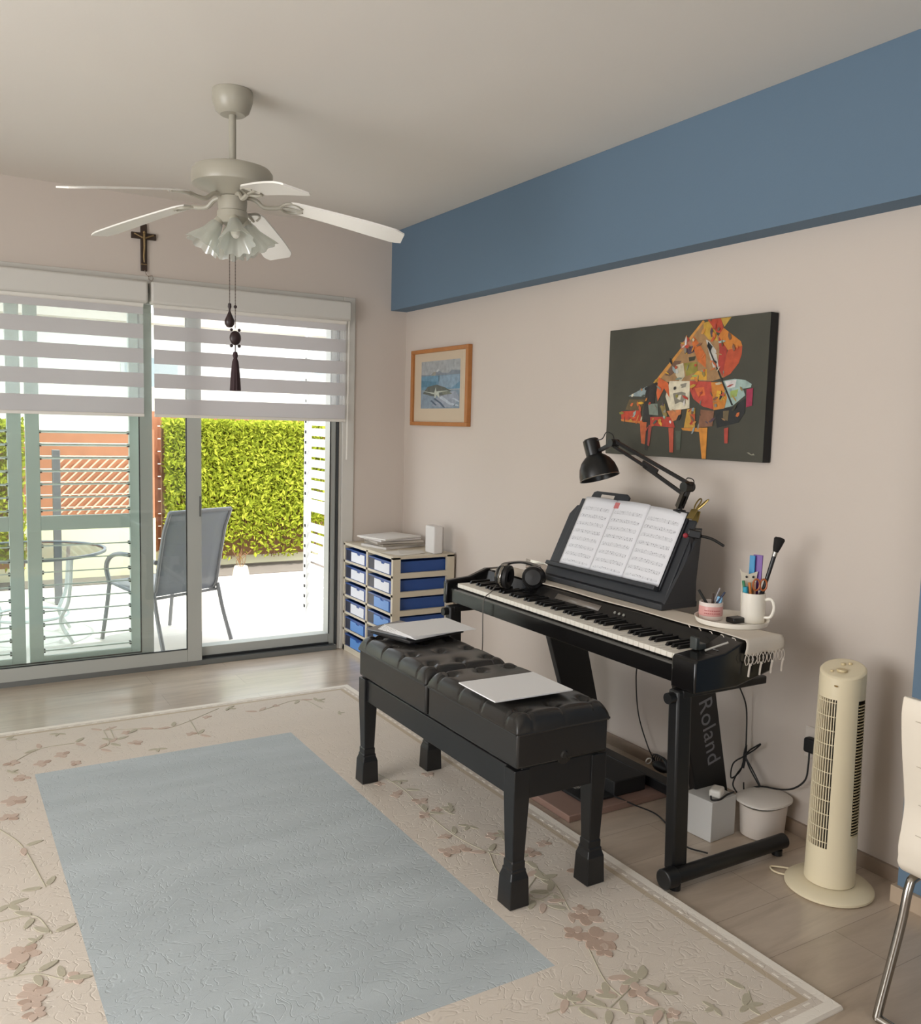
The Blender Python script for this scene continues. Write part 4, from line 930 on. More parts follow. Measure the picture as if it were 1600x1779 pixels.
# cream card with little face-like holes
t = thing('cream_card', 'cream shaped card with two dark dots rising from the left of the mug', 'card', (-.262, -3.155, z0))
MB().prism([(-.024, 0), (.024, 0), (.027, .13), (.03, .148), (.0, .138), (-.026, .146), (-.036, .158), (-.028, .13)], (-.2500, -3.146, z0+.02), (.86, -.5, 0), (0, 0, 1), (.002, .002, 0)).build('card', mat('cream_card', (216, 208, 190), .7), t)
m = MB()
for q in (-.010, .014): m.sphere(Vector((-.2502, -3.1472, z0+.02+.128))+Vector((.86, -.5, 0))*q, .0042, n=10, m=6)
m.build('dots', black_matte, t)
# makeup-type brush
t = thing('cleaning_brush', 'long black brush with flared bristles leaning right out of the mug', 'brush', (-.22, -3.17, z0))
a = Vector((-.235, -3.165, z0)); b = Vector((-.187, -3.196, 1.045)); d = (b-a).normalized()
MB().cyl(a, b, .006, .0075).build('handle', black_gloss, t)
MB().cyl(b, b+d*.016, .0085, .009).build('ferrule', chrome, t)
MB().lathe([(.009, .016), (.013, .03), (.019, .062), (.015, .068), (.0, .070)], b, d, n=20).build('bristles', mat('black_bristle', (22, 20, 20), .9, bump=(500, .6, .001)), t)
o = MB().box(-.335, -.275, -3.165, -3.125, TZ+.001, TZ+.019).build('phone', black_gloss, bevel=.004)
tag(o, 'small black case lying on the white tray between the two pots', 'case')

# ================================================================= MUSIC REST
rest = mat('charcoal_plastic', (46, 48, 52), .5)
t = thing('music_rest', 'black easel-style music rest tilted back on top of the piano', 'music rest', (-.30, -2.50, .809))
y0, y1 = -2.875, -2.105
MB().box(-.400, -.215, y0, y1, .8065, .830).build('rest_base', rest, t, bevel=.004)
A = Vector((-.385, 0, .826)); B = Vector((-.220, 0, 1.165)); d = (B-A).normalized(); nn_ = Vector((d.z, 0, -d.x))  # back side normal (+x)
def pr_(poly, off, dep):  # poly in (y, s)
    return MB().prism(poly, A + nn_*off, (0, 1, 0), d, nn_*dep)
L_ = (B-A).length
pr_([(y0+.02, .0), (y1-.0, .0), (y1-.0, L_*.80), (y1-.03, L_*.92), (y1-.06, L_*.93), (y0+.02, L_*.93)], .012, .012).build('back_board', rest, t, bevel=.004)
pr_([(y0+.055, .05), (y1-.045, .05), (y1-.060, L_), (y0+.055, L_)], .0, .010).build('front_board', rest, t, bevel=.003)
pr_([(y0+.055, .042), (y1-.03, .042), (y1-.03, .060), (y0+.055, .060)], -.030, .030).build('page_ledge', rest, t, bevel=.003)
# handle tab with slot
hy0, hy1 = -2.46, -2.215
m = pr_([(hy0, L_-.005), (hy1, L_-.005), (hy1-.012, L_+.036), (hy1-.03, L_+.042), (hy0+.02, L_+.042), (hy0, L_+.030)], .0, .010)
m.build('handle_tab', rest, t, bevel=.002)
pr_([(hy0+.09, L_+.010), (hy1-.07, L_+.010), (hy1-.07, L_+.028), (hy0+.09, L_+.028)], -.0006, .0112).build('handle_slot', mat('slot_light', (196, 186, 176), .8), t)
# prop legs behind
for y in (y0+.03, y1-.06):
    MB().bar(B+Vector((.02, y, -.06)), Vector((-.225, y, .822)), .035, .012, up=(0, 1, 0)).build('prop_leg', rest, t)
MB().add([(-.385, y0, .828), (-.222, y0, .828), (-.235, y0, 1.06), (-.385, y0+.014, .828), (-.222, y0+.014, .828), (-.235, y0+.014, 1.06)], [(0, 1, 2), (5, 4, 3), (0, 3, 4, 1), (1, 4, 5, 2), (2, 5, 3, 0)]).build('side_gusset', rest, t)
pr_([(y0+.004, .0), (y0+.034, .0), (y0+.034, .30), (y0+.004, .24)], .02, .03).build('side_bracket', rest, t, bevel=.003)

def score_mat():
    m = bpy.data.materials.new('printed_score'); m.use_nodes = True; nt = m.node_tree; b = nt.nodes['Principled BSDF']
    N = nt.nodes.new; L = nt.links.new
    tc = N('ShaderNodeTexCoord'); sx = N('ShaderNodeSeparateXYZ'); L(tc.outputs['UV'], sx.inputs[0])
    def math_(op, a, b_=None):
        n = N('ShaderNodeMath'); n.operation = op
        for i, v in enumerate((a, b_)):
            if v is None: continue
            if isinstance(v, (int, float)): n.inputs[i].default_value = v
            else: L(v, n.inputs[i])
        return n.outputs[0]
    sysn = math_('FRACT', math_('MULTIPLY', sx.outputs[1], 9.0))
    insys = math_('MULTIPLY', math_('GREATER_THAN', sysn, .30), math_('LESS_THAN', sysn, .74))
    line = math_('LESS_THAN', math_('FRACT', math_('MULTIPLY', math_('SUBTRACT', sysn, .30), 11.4)), .26)
    mgx = math_('MULTIPLY', math_('GREATER_THAN', sx.outputs[0], .08), math_('LESS_THAN', sx.outputs[0], .92))
    mgy = math_('MULTIPLY', math_('GREATER_THAN', sx.outputs[1], .05), math_('LESS_THAN', sx.outputs[1], .90))
    mg = math_('MULTIPLY', mgx, mgy)
    st = math_('MULTIPLY', math_('MULTIPLY', insys, line), mg)
    mp = N('ShaderNodeMapping'); mp.inputs['Scale'].default_value = (1.0, 1.0, 1); L(tc.outputs['UV'], mp.inputs['Vector'])
    v = N('ShaderNodeTexVoronoi'); v.inputs['Scale'].default_value = 34; L(mp.outputs[0], v.inputs['Vector'])
    nd = math_('MULTIPLY', math_('LESS_THAN', v.outputs['Distance'], .26), math_('MULTIPLY', insys, mg))
    bar = math_('MULTIPLY', math_('LESS_THAN', math_('FRACT', math_('MULTIPLY', sx.outputs[0], 5.2)), .018), math_('MULTIPLY', insys, mg))
    tot = math_('MINIMUM', math_('ADD', math_('MULTIPLY', st, .55), math_('ADD', nd, bar)), 1.0)
    mx = N('ShaderNodeMix'); mx.data_type = 'RGBA'; mx.inputs[6].default_value = lin((224, 224, 228)); mx.inputs[7].default_value = lin((120, 120, 126))
    L(tot, mx.inputs[0]); L(mx.outputs[2], b.inputs['Base Color']); b.inputs['Roughness'].default_value = .35
    return m
score = score_mat()
t = thing('sheet_music', 'three-panel open sheet music in clear sleeves on the black music rest', 'sheet music', (-.38, -2.5, .88))
P0 = A + nn_*(-.004)
ys = [-2.198, -2.402, -2.606, -2.815]
for i in range(3):
    ya, yb = ys[i], ys[i+1]
    n = 14; vs = []; fs = []
    for j in range(n+1):
        v = j/n
        for k in range(n+1):
            u = k/n
            bow = .010*math.sin(PI*u)**.7 + (.006*(1-v)*math.sin(PI*u*2))*(i == 2) + .002
            p = P0 + Vector((0, ya+(yb-ya)*u, 0)) + d*(.062 + (.322 if i < 2 else .318 - .012*u)*v) - nn_*bow
            vs.append(p)
    fs = [(j*(n+1)+k, j*(n+1)+k+1, (j+1)*(n+1)+k+1, (j+1)*(n+1)+k) for j in range(n) for k in range(n)]
    mb = MB().add(vs, fs); o = mb.build('page', score, t, smooth=80, fixn=False)
    uv = o.data.uv_layers.new(name='UVMap')
    for lp in o.data.loops:
        vi = lp.vertex_index; uv.data[lp.index].uv = ((vi % (n+1))/n, (vi//(n+1))/n)
    o.modifiers.new('th', 'SOLIDIFY').thickness = .0008
MB().prism([(-2.445, L_-.03), (-2.405, L_-.03), (-2.405, L_-.004), (-2.445, L_-.004)], P0, (0, 1, 0), d, -nn_*.008).build('tab', mat('red_tab', (196, 112, 112), .6), t)
# gold clip at the right top of the rest
t = thing('spring_clip', 'small gold spring clip gripping the upper right of the music rest', 'clip', (-.23, -2.84, 1.15)); gold = mat('gold_metal', (150, 130, 78), .35, .8)
m = MB(); c_ = B + Vector((0, -2.842, 0))
m.bar(c_-d*.03-nn_*.012, c_+d*.012-nn_*.004, .03, .004, up=nn_)
m.bar(c_-d*.03+nn_*.02, c_+d*.012+nn_*.012, .03, .004, up=nn_); m.build('jaw', gold, t)
for s_ in (-1, 1):
    e = MB(); e.tube([c_+d*.01+Vector((0, .008*s_, 0)), c_+d*.035+Vector((0, .02*s_-.01, 0)), c_+d*.058+Vector((0, .022*s_-.022, 0)), c_+d*.05+Vector((0, .010*s_-.022, 0)), c_+d*.01+Vector((0, .0, 0))], .003, n=6)
    e.build('finger_loop', gold, t)
# clip-on thing behind the right side of the rest
t = thing('clamp', 'black spring clamp with a small red pad sticking out right behind the music rest', 'clamp', (-.25, -2.92, 1.08))
MB().bar((-.28, -2.872, 1.095), (-.245, -2.905, 1.088), .035, .03).build('jaw', black_gloss, t, bevel=.004)
MB().tube([(-.25, -2.90, 1.085), (-.235, -2.95, 1.078), (-.225, -3.0, 1.058)], .0055, n=8).build('handle', black_gloss, t)
MB().sphere((-.297, -2.878, 1.085), .010, n=10, m=8).build('pad', mat('red_pad', (150, 40, 52), .5), t)

# ================================================================= DESK LAMP (clamped to the rest)
t = thing('desk_lamp', 'black adjustable arm desk lamp clamped to the music rest, head pointing left and down', 'desk lamp', (-.225, -2.78, 1.14))
bk_ = black_gloss
p_base = Vector((-.222, -2.765, 1.125)); p_el = Vector((-.235, -2.815, 1.262)); p_hd = Vector((-.30, -2.455, 1.418))
MB().bar(p_base-Vector((0, 0, .02)), p_base+Vector((0, 0, .045)), .045, .030).cyl(p_base+Vector((.0, 0, .03)), p_base+Vector((0, 0, .075)), .012).build('clamp', bk_, t, bevel=.004)
m = MB()
for s_ in (-1, 1):
    off = Vector((.011*s_, 0, 0))
    m.bar(p_base+off+Vector((0, 0, .055)), p_el+off, .010, .022)
m.bar(p_base+Vector((0, 0, .055)), p_el, .03, .010)
m.build('lower_arm', bk_, t)
d2 = (p_hd-p_el).normalized(); up2 = Vector((0, 0, 1)) - d2*d2.z; up2.normalize()
m = MB()
m.bar(p_el+up2*.014, p_hd+up2*.010, .011, .013); m.bar(p_el-up2*.034, p_el*.45+p_hd*.55-up2*.018, .011, .013); m.bar(p_el*.5+p_hd*.5-up2*.017, p_hd-up2*.012, .011, .011); m.bar(p_el*.62+p_hd*.38-up2*.012, p_el*.42+p_hd*.58-up2*.010, .010, .022)
m.build('upper_arm', bk_, t)
m = MB().cyl(p_el+Vector((-.022, 0, 0)), p_el+Vector((.022, 0, 0)), .020, n=16).bar(p_el+up2*.018, p_el-up2*.034-d2*.005, .02, .022); m.build('elbow_joint', bk_, t)
m = MB().cyl(p_hd+Vector((-.02, 0, 0)), p_hd+Vector((.02, 0, 0)), .016, n=16); ctr = Vector((-.305, -2.355, 1.385))
m.bar(p_hd, ctr+Vector((0, -.02, .0)), .018, .014); m.build('head_joint', bk_, t)
hx = Vector((-.10, .33, 1)).normalized()
sc_ = Vector((-.30, -2.376, 1.268))
sh = MB().lathe([(.084, .0), (.083, .022), (.076, .050), (.062, .076), (.044, .093), (.034, .100), (.034, .150), (.033, .166), (.026, .172), (.0, .172)], sc_, hx, n=40)
sh.lathe([(.084, .0), (.0805, .001), (.079, .022), (.072, .048), (.058, .072), (.03, .09), (.0, .094)], sc_, hx, n=40)
s_o = sh.build('lamp_shade', bk_, t)
MB().sphere(sc_+hx*.045, .028, n=16).build('light_bulb', mat('bulb_white', (225, 222, 212), .3), t)
MB().lathe([(.0846, .0), (.0862, .0015), (.0846, .004), (.0838, .003)], sc_, hx, n=40).build('rim', chrome, t)
MB().tube([sc_+hx*.165+Vector((0, -.02, 0)), p_hd+Vector((0, .075, .015)), p_hd+Vector((0, .05, .042)), p_hd+Vector((0, .012, .035)), p_hd+Vector((0, -.004, .005))], .0022, n=6).build('cable', bk_, t)
MB().tube([p_el-d2*.0+up2*.014+d2*.02, p_el+Vector((0, .0, .034)), p_el+Vector((0, -.030, .026)), p_el+Vector((0, -.028, -.008))], .002, n=6).build('cable', bk_, t)

# ================================================================= HEADPHONES
t = thing('headphones', 'black over-ear headphones lying on the far end of the piano keys', 'headphones', (-.52, -2.11, .765))
hp_c = [Vector((-.560, -2.065, .818)), Vector((-.480, -2.175, .824))]
axh = Vector((.35, -.93, 0)).normalized()
for i, c_ in enumerate(hp_c):
    s_ = 1 if i == 0 else -1
    a = (Vector((-.5, .8, .05)) if i == 0 else Vector((-.55, -.6, .15))).normalized()
    cup = MB().lathe([(.0, .034), (.034, .032), (.047, .020), (.050, .0), (.046, -.005), (.0, -.005)], c_, a, n=32).build('ear_cup', black_gloss, t)
    MB().lathe([(.024, -.005), (.046, -.005), (.053, -.014), (.051, -.026), (.038, -.032), (.024, -.024)], c_, a, n=32).build('ear_cushion', mat('black_cushion', (24, 23, 24), .55), t)
    if i == 0: MB().lathe([(.0495, .008), (.0520, .004), (.0520, -.004), (.0495, -.006)], c_, a, n=32).build('silver_ring', chrome, cup)
arc = [hp_c[0]+Vector((0, .01, .040)), Vector((-.50, -1.995, .860)), Vector((-.44, -2.03, .868)), Vector((-.42, -2.11, .862)), hp_c[1]+Vector((0.02, .0, .042))]
m = MB(); prevs = None
Q = []
E_ = [arc[0]*2-arc[1]]+arc+[arc[-1]*2-arc[-2]]
for i in range(1, len(E_)-2):
    a, b, c, dd_ = E_[i-1:i+3]
    for k in range(7):
        q = k/7; Q.append(0.5*((2*b)+(c-a)*q+(2*a-5*b+4*c-dd_)*q*q+(-a+3*b-3*c+dd_)*q**3))
Q.append(arc[-1])
for a, b in zip(Q[:-1], Q[1:]): m.bar(a, b+(b-a)*.12, .028, .008, up=(0, 0, 1))
m.build('headband', black_gloss, t)
MB().tube([hp_c[0]+Vector((-.02, .02, -.035)), (-.640, -2.09, .760), (-.690, -2.11, .735), (-.698, -2.115, .66), (-.690, -2.105, .5), (-.70, -2.08, .40), (-.72, -2.05, .3)], .0022, n=6).build('cable', mat('grey_cable', (92, 88, 82), .5), t)
# clear acrylic holder behind headphones
acr = glass_mat('clear_acrylic', (.90, .87, .85), .22)
t = thing('acrylic_holder', 'clear acrylic stand on the piano behind the headphones', 'acrylic stand', (-.25, -1.93, .81))
MB().box(-.300, -.297, -2.085, -1.86, .8075, .853).box(-.300, -.255, -2.085, -1.86, .8075, .8105).build('panel', acr, t)
for y in (-2.035, -2.055, -2.075): MB().box(-.304, -.27, y-.002, y+.002, .811, .866).build('divider', acr, t)
# remaining trims on the left end: white hanging charm under the keybed
t = thing('hanging_tag', 'tiny white diamond tag hanging under the left end of the piano', 'tag', (-.70, -1.80, .58))
MB().prism([(0, -.022), (.010, 0), (0, .022), (-.010, 0)], (-.697, -1.808, .615), (0, 1, 0), (0, 0, 1), (.003, 0, 0)).build('diamond', white_plastic, t)
MB().box(-.6965, -.6945, -1.812, -1.804, .565, .594).box(-.6965, -.6945, -1.809, -1.807, .636, .655).build('strip', mat('strip_cream', (200, 196, 186), .7), t)

# ================================================================= PEDALS, BOARD, BOXES
t = None
o = MB().box(-.700, -.128, -2.755, -2.215, .001, .028).build('wooden_board', mat('reddish_brown_board', (136, 108, 96), .5, vary=(9, .12)), bevel=.003)
tag(o, 'flat reddish brown wooden board on the floor under the piano pedals', 'board')
t = thing('pedal_unit', 'black piano pedal unit sitting on the brown board under the piano', 'pedal unit', (-.40, -2.5, .0285))
MB().box(-.44, -.275, -2.705, -2.30, .0287, .092).build('housing', black_matte, t, bevel=.004)
MB().box(-.585, -.44, -2.705, -2.30, .0287, .040).build('base_plate', black_matte, t, bevel=.003)
for y in (-2.39, -2.50, -2.61):
    MB().box(-.55, -.43, y-.018, y+.018, .056, .064).sphere((-.555, y, .06), .019, sc=(1, 1, .25)).build('pedal', mat('pedal_silver', (176, 176, 176), .25, .9), t)
o = MB().tube([(-.44, -2.70, .035), (-.40, -2.78, .02), (-.36, -2.86, .006), (-.40, -2.98, .005), (-.45, -3.10, .005), (-.42, -3.18, .006)], .003, n=6).build('pedal_cable', black_matte)
tag(o, 'thin black cable curving over the floor from the pedal unit to the near stand post', 'cable')
# cable + coil between board and wall
m = MB()
m.tube([(-.35, -2.60, .662), (-.20, -2.50, .60), (-.06, -2.40, .50), (-.045, -2.375, .38), (-.045, -2.40, .22), (-.05, -2.47, .10), (-.06, -2.53, .05)], .0028, n=6)
tag(m.build('power_cable', black_matte), 'thin dark cable hanging from the middle of the piano down the white wall', 'cable')
m = MB(); rr = random.Random(11)
for i in range(5):
    c_ = Vector((-.085, -2.585-.008*i, .062+.002*i)); r_a = .052-.004*i
    m.tube([c_+Vector((.02*math.cos(a), r_a*1.25*math.cos(a), .6*r_a*math.sin(a))) for a in [k*PI/5 for k in range(11)]], .0032, n=6, res=4)
m.sphere((-.09, -2.60, .052), .024, sc=(1, 2.0, .9), n=12)
tag(m.build('cable_coil', mat('cable_black', (26, 26, 27), .5)), 'coiled black cable bundle on the board end beside the baseboard', 'cable')
o = MB().lathe([(.013, -.004), (.016, 0), (.013, .004)], (-.10, -2.535, .058), (.2, 1, .2), n=16).build('cable_tie', white_plastic); tag(o, 'white plastic ring around the cable coil by the baseboard', 'cable tie')
# hanging bundled cable behind the near end
m = MB()
m.tube([(-.30, -3.14, .662), (-.20, -3.06, .58), (-.10, -3.01, .50), (-.05, -2.998, .42), (-.045, -3.002, .30), (-.05, -3.005, .25)], .003, n=6)
k0 = Vector((-.055, -3.008, .235))
for (dy, dz, w_) in ((-.07, .07, .03), (-.085, -.10, .035), (.06, -.11, .03)):
    m.tube([k0, k0+Vector((0, dy*.5-w_*.4, dz*.6)), k0+Vector((0, dy, dz)), k0+Vector((0, dy*.6+w_*.6, dz*.45)), k0], .003, n=6)
for i in range(4): m.tube([k0+Vector((.004*i, -.004+.003*i, .04)), k0+Vector((.006, .003*i, 0)), k0+Vector((.0, .004, -.05))], .004, n=6)
m.tube([k0+Vector((0, .004, -.04)), k0+Vector((-.01, .03, -.09)), k0+Vector((-.02, .03, -.13)), k0+Vector((-.02, -.02, -.155)), k0+Vector((-.01, -.01, -.10))], .003, n=6)
tag(m.build('bundled_cable', mat('cable_black', (26, 26, 27), .5)), 'black cable with tied loops hanging against the wall beside the lettered stand plate', 'cable')
wbox = mat('white_carton', (196, 194, 190), .6)
t = thing('small_white_box', 'small square white box on the floor inside the near stand frame', 'box', (-.30, -3.06, 0), 0)
cs = math.cos(.10); sn = math.sin(.10)
def rb(m, cx, cy, hx_, hy_, z0, z1, rot, mi=0):
    c, s = math.cos(rot), math.sin(rot)
    v = [(cx+a*hx_*c-b*hy_*s, cy+a*hx_*s+b*hy_*c, z) for z in (z0, z1) for (a, b) in ((-1, -1), (1, -1), (1, 1), (-1, 1))]
    return m.add(v, [(3, 2, 1, 0), (4, 5, 6, 7), (0, 1, 5, 4), (1, 2, 6, 5), (2, 3, 7, 6), (3, 0, 4, 7)], mi)
rb(MB(), -.283, -3.055, .068, .062, .001, .150, .08).build('carton', wbox, t, bevel=.002)
rb(MB(), -.283-.045, -3.118, .0012, .0008, .03, .11, .08).build('seam', mat('seam_grey', (120, 112, 104), .7), t)
t = thing('power_adaptor', 'white power adaptor with a black lead lying on the small white box', 'adaptor', (-.28, -3.06, .151))
rb(MB(), -.285, -3.085, .032, .022, .152, .182, .5).build('body', white_plastic, t, bevel=.009, seg=3)
MB().tube([(-.32, -3.09, .158), (-.335, -3.11, .155), (-.31, -3.125, .158), (-.27, -3.12, .165), (-.245, -3.13, .175)], .0035, n=6).build('lead', black_matte, t)
t = thing('white_basket', 'oval white plastic bin with a wide lid beside the small white box under the piano', 'bin', (-.105, -3.15, .001))
def oval(m, cx, cy, lev, rot=0.0, n=40, flute=0):
    c, s = math.cos(rot), math.sin(rot); k = len(m.v)
    for (a, b, z) in lev:
        for i in range(n):
            th = 2*PI*i/n; e = .82
            x = math.copysign(abs(math.cos(th))**e, math.cos(th))*a; y = math.copysign(abs(math.sin(th))**e, math.sin(th))*b
            m.v.append((cx+x*c-y*s, cy+x*s+y*c, z))
    L = len(lev)
    for q in range(L-1):
        for i in range(n): m.f.append([k+q*n+i, k+q*n+(i+1) % n, k+(q+1)*n+(i+1) % n, k+(q+1)*n+i]); m.mi.append(0)
    m.f.append([k+n-1-i for i in range(n)]); m.f.append([k+(L-1)*n+i for i in range(n)]); m.mi += [0, 0]
    return m
# on the stand foot tube: the bin stands on the floor just behind it
oval(MB(), -.112, -3.155, [(.078, .058, .001), (.084, .064, .006), (.088, .068, .07), (.092, .072, .118)]).build('bin_body', mat('bin_white', (224, 214, 204), .35), t)
oval(MB(), -.112, -3.155, [(.086, .066, .118), (.086, .066, .125)]).build('liner', mat('liner_dark', (60, 58, 52), .7), t)
oval(MB(), -.112, -3.155, [(.094, .074, .1255), (.106, .086, .130), (.106, .086, .137), (.098, .078, .142), (.05, .04, .147)]).build('lid', mat('lid_white', (226, 220, 212), .3), t)

# wall socket, plug, lead
t = thing('wall_socket', 'white square wall socket beside the tower fan', 'socket', (-.004, -3.30, .36))
MB().box(-.009, -.0008, -3.375, -3.235, .305, .420).build('face_plate', mat('socket_white', (214, 204, 194), .35), t, bevel=.004)
MB().box(-.0105, -.0085, -3.35, -3.335, .385, .402).build('switch', white_plastic, t, bevel=.001)
t = thing('plug', 'black plug with a curved lead in the wall socket beside the tower fan', 'plug', (-.03, -3.27, .35))
MB().box(-.045, -.0110, -3.305, -3.255, .335, .388).build('plug_body', black_matte, t, bevel=.008, seg=3)
MB().tube([(-.035, -3.277, .337), (-.04, -3.280, .29), (-.045, -3.275, .235), (-.05, -3.235, .19), (-.055, -3.18, .165), (-.07, -3.10, .15), (-.09, -3.05, .12)], .0034, n=6).build('lead', black_matte, t)

# ================================================================= TOWER FAN
iv = mat('aged_ivory_plastic', (222, 209, 178), .4); iv_d = mat('darker_ivory_grille', (196, 178, 138), .5); inside = mat('fan_inside', (40, 34, 25), .8)  # rear grille drawn in a darker ivory than the body
CX_, CY_ = -.233, -3.528
t = thing('tower_fan', 'yellowed ivory tower fan on a round base beside the wall socket', 'tower fan', (CX_, CY_, 0))
MB().lathe([(.0, .001), (.130, .001), (.137, .006), (.137, .013), (.128, .021), (.09, .029), (.07, .031), (.0, .031)], (CX_, CY_, 0), n=56).build('base', iv, t)
# front direction of the grille
ga = math.radians(198); R0, R1 = .078, .0695
def rad(z): return R0 + (R1-R0)*(z-.033)/(.735-.033)
g0, g1 = math.radians(146), math.radians(204)       # grille opening (angles), facing left in the picture
b0, b1 = math.radians(262), math.radians(290)       # rear side slots
zg0, zg1 = .16, .645
n = 72; zs = [.033, .038, zg0, .2, .3, .4, .5, zg1, .70, .735]
m = MB()
zs2 = [.033, .038, .10, zg0] + [zg0+(zg1-zg0)*k/10 for k in range(1, 11)] + [.69, .728]
for z in zs2:
    for i in range(n):
        a = 2*PI*i/n
        z_ = z
        if z == .728: z_ = .728 + .018*(math.cos(a-math.radians(20)))   # slanted top rim
        m.v.append((CX_+rad(z)*math.cos(a), CY_+rad(z)*math.sin(a), z_))
for q in range(len(zs2)-1):
    zc = (zs2[q]+zs2[q+1])/2
    for i in range(n):
        a = (i+.5)/n*2*PI
        if g0 < a < g1 and zg0 < zc < zg1: continue
        if b0 < a < b1 and zg0+.04 < zc < zg1: continue
        m.f.append([q*n+i, q*n+(i+1) % n, (q+1)*n+(i+1) % n, (q+1)*n+i]); m.mi.append(0)
m.f.append([n-1-i for i in range(n)]); m.mi.append(0)
m.build('body', iv, t, smooth=50)
m = MB()
for r_, dz in ((rad(.728), 0), (rad(.728)-.004, .005), (rad(.728)-.010, .006), (.0001, .004)):
    for i in range(n):
        a = 2*PI*i/n; m.v.append((CX_+r_*math.cos(a), CY_+r_*math.sin(a), .728+dz+.018*math.cos(a-math.radians(20))*r_/rad(.728)))
for q in range(3):
    for i in range(n): m.f.append([q*n+i, q*n+(i+1) % n, (q+1)*n+(i+1) % n, (q+1)*n+i]); m.mi.append(0)
m.build('control_top', iv, t, smooth=50)
def on_top(dx, dy): return (CX_+dx, CY_+dy, .7335+.018*(dx*math.cos(math.radians(20))+dy*math.sin(math.radians(20)))/.07)
for dx, dy, r_ in ((-.018, -.008, .017), (.018, .014, .0075), (.034, .0, .006), (-.04, .012, .005)):
    p_ = Vector(on_top(dx, dy)); MB().cyl(p_, p_+Vector((0, 0, .006)), r_, r_*.9, n=20).build('control_knob', mat('ivory_knob', (206, 188, 146), .4), t)
m = MB().cyl((CX_, CY_, .06), (CX_, CY_, .70), .058, n=32); m.build('inner_drum', inside, t)
gr = MB()
for i in range(9):
    a = g0 + (g1-g0)*(i+.5)/9
    gr.bar((CX_+rad(zg0)*.985*math.cos(a), CY_+rad(zg0)*.985*math.sin(a), zg0), (CX_+rad(zg1)*.985*math.cos(a), CY_+rad(zg1)*.985*math.sin(a), zg1), .0026, .006, up=(math.cos(a), math.sin(a), 0))
for k in range(11):
    z = zg0+.02+(zg1-zg0-.03)*k/10
    gr.tube([(CX_+rad(z)*1.005*math.cos(a), CY_+rad(z)*1.005*math.sin(a), z) for a in [g0+(g1-g0)*q/8 for q in range(9)]], .0017, n=5, smooth=False)
gr.build('front_grille', iv, t)
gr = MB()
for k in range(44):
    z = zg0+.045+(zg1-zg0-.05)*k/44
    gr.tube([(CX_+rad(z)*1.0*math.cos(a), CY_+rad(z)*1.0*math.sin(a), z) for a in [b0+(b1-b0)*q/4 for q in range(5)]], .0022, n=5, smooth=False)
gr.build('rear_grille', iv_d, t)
m = MB(); aa = math.radians(200)
m.sphere((CX_+.0705*math.cos(aa), CY_+.0705*math.sin(aa), .690), .008, sc=(.3, 1, .35)); m.build('badge', mat('badge_gold', (140, 110, 60), .4, .5), t)
MB().tube([(-.30, -3.43, .010), (-.315, -3.38, .006), (-.30, -3.35, .006), (-.27, -3.37, .006), (-.24, -3.41, .008)], .003, n=6).build('power_lead', iv, t)

# ================================================================= WHITE CHAIR (right edge)
lea = mat('cream_leatherette', (226, 216, 200), .42, bump=(260, .06, .0008))
t = thing('dining_chair', 'white leatherette chair with curved back and chrome legs at the right edge', 'chair', (-.45, -4.25, 0))
PF = [(-.690, .842), (-.694, .80), (-.682, .72), (-.660, .62), (-.648, .56), (-.650, .50), (-.655, .45), (-.640, .405), (-.60, .385), (-.52, .382), (-.36, .392), (-.20, .398)]
def prof(s_):
    x = s_*(len(PF)-1); i = min(int(x), len(PF)-2); f_ = x-i
    E2 = [PF[0]]+PF+[PF[-1]]
    a, b, c, d_ = E2[i], E2[i+1], E2[i+2], E2[i+3]
    return [0.5*((2*b[k])+(c[k]-a[k])*f_+(2*a[k]-5*b[k]+4*c[k]-d_[k])*f_*f_+(-a[k]+3*b[k]-3*c[k]+d_[k])*f_**3) for k in (0, 1)]
ycen = -4.215; hw = .205
def shell(u, v):
    x, z = prof(v); w_ = hw*(1-.03*math.cos(v*PI)); y = ycen + (u-.5)*2*w_
    bow = .018*(2*u-1)**2*(1 if v < .6 else .3)
    return (x - 0 + bow*.6, y, z)
m = MB().grid(shell, 12, 44)
m.build('seat_shell', lea, t, thick=.030, smooth=80, bevel=.010, seg=3)
m = MB()
for v in (.10, .22, .34, .46): 
    a = [Vector(shell(u/10, v))+Vector((-.0155, 0, 0)) for u in range(1, 10)]
    m.tube(a, .0012, n=5, smooth=False)
m.build('seam', mat('seam_cream', (190, 178, 160), .6), t)
for s_ in (-1, 1):
    y = ycen - s_*.185
    yo = y + (.012 if s_ < 0 else -.012)
    MB().tube([(-.705, yo, .010), (-.70, yo, .04), (-.655, y, .25), (-.632, y, .345), (-.605, y, .366), (-.50, y, .3655)], .0115, n=12).build('leg', chrome, t)
    MB().tube([(-.22, y, .366), (-.19, y, .35), (-.165, yo, .25), (-.12, yo, .03), (-.118, yo, .010)], .0115, n=12).build('leg', chrome, t)
    MB().tube([(-.50, y, .3655), (-.22, y, .366)], .0115, n=12).build('side_rail', chrome, t)
# floor-level runner of the near leg pair
MB().tube([(-.705, ycen-.197, .0125), (-.705, ycen+.197, .0125)], .0110, n=12).build('floor_bar', chrome, t)

# ================================================================= OUTSIDE
patio = mat('pale_patio_tiles', (222, 214, 204), .7, vary=(2, .05))
struct(MB().box(-9, 7, .2, 4.05, -.20, -.055).build('patio_floor', patio))
struct(MB().box(-30, 30, 4.05, 60, -.6, -.25).build('ground', mat('dry_ground', (170, 156, 130), .9, vary=(2, .2))))
struct(MB().box(-9, 7, 3.25, 3.85, -.0548, -.045).build('grey_floor_strip', mat('strip_grey', (112, 104, 96), .8, vary=(6, .1))))  # strip of floor along the hedge, darker grey than the tiles
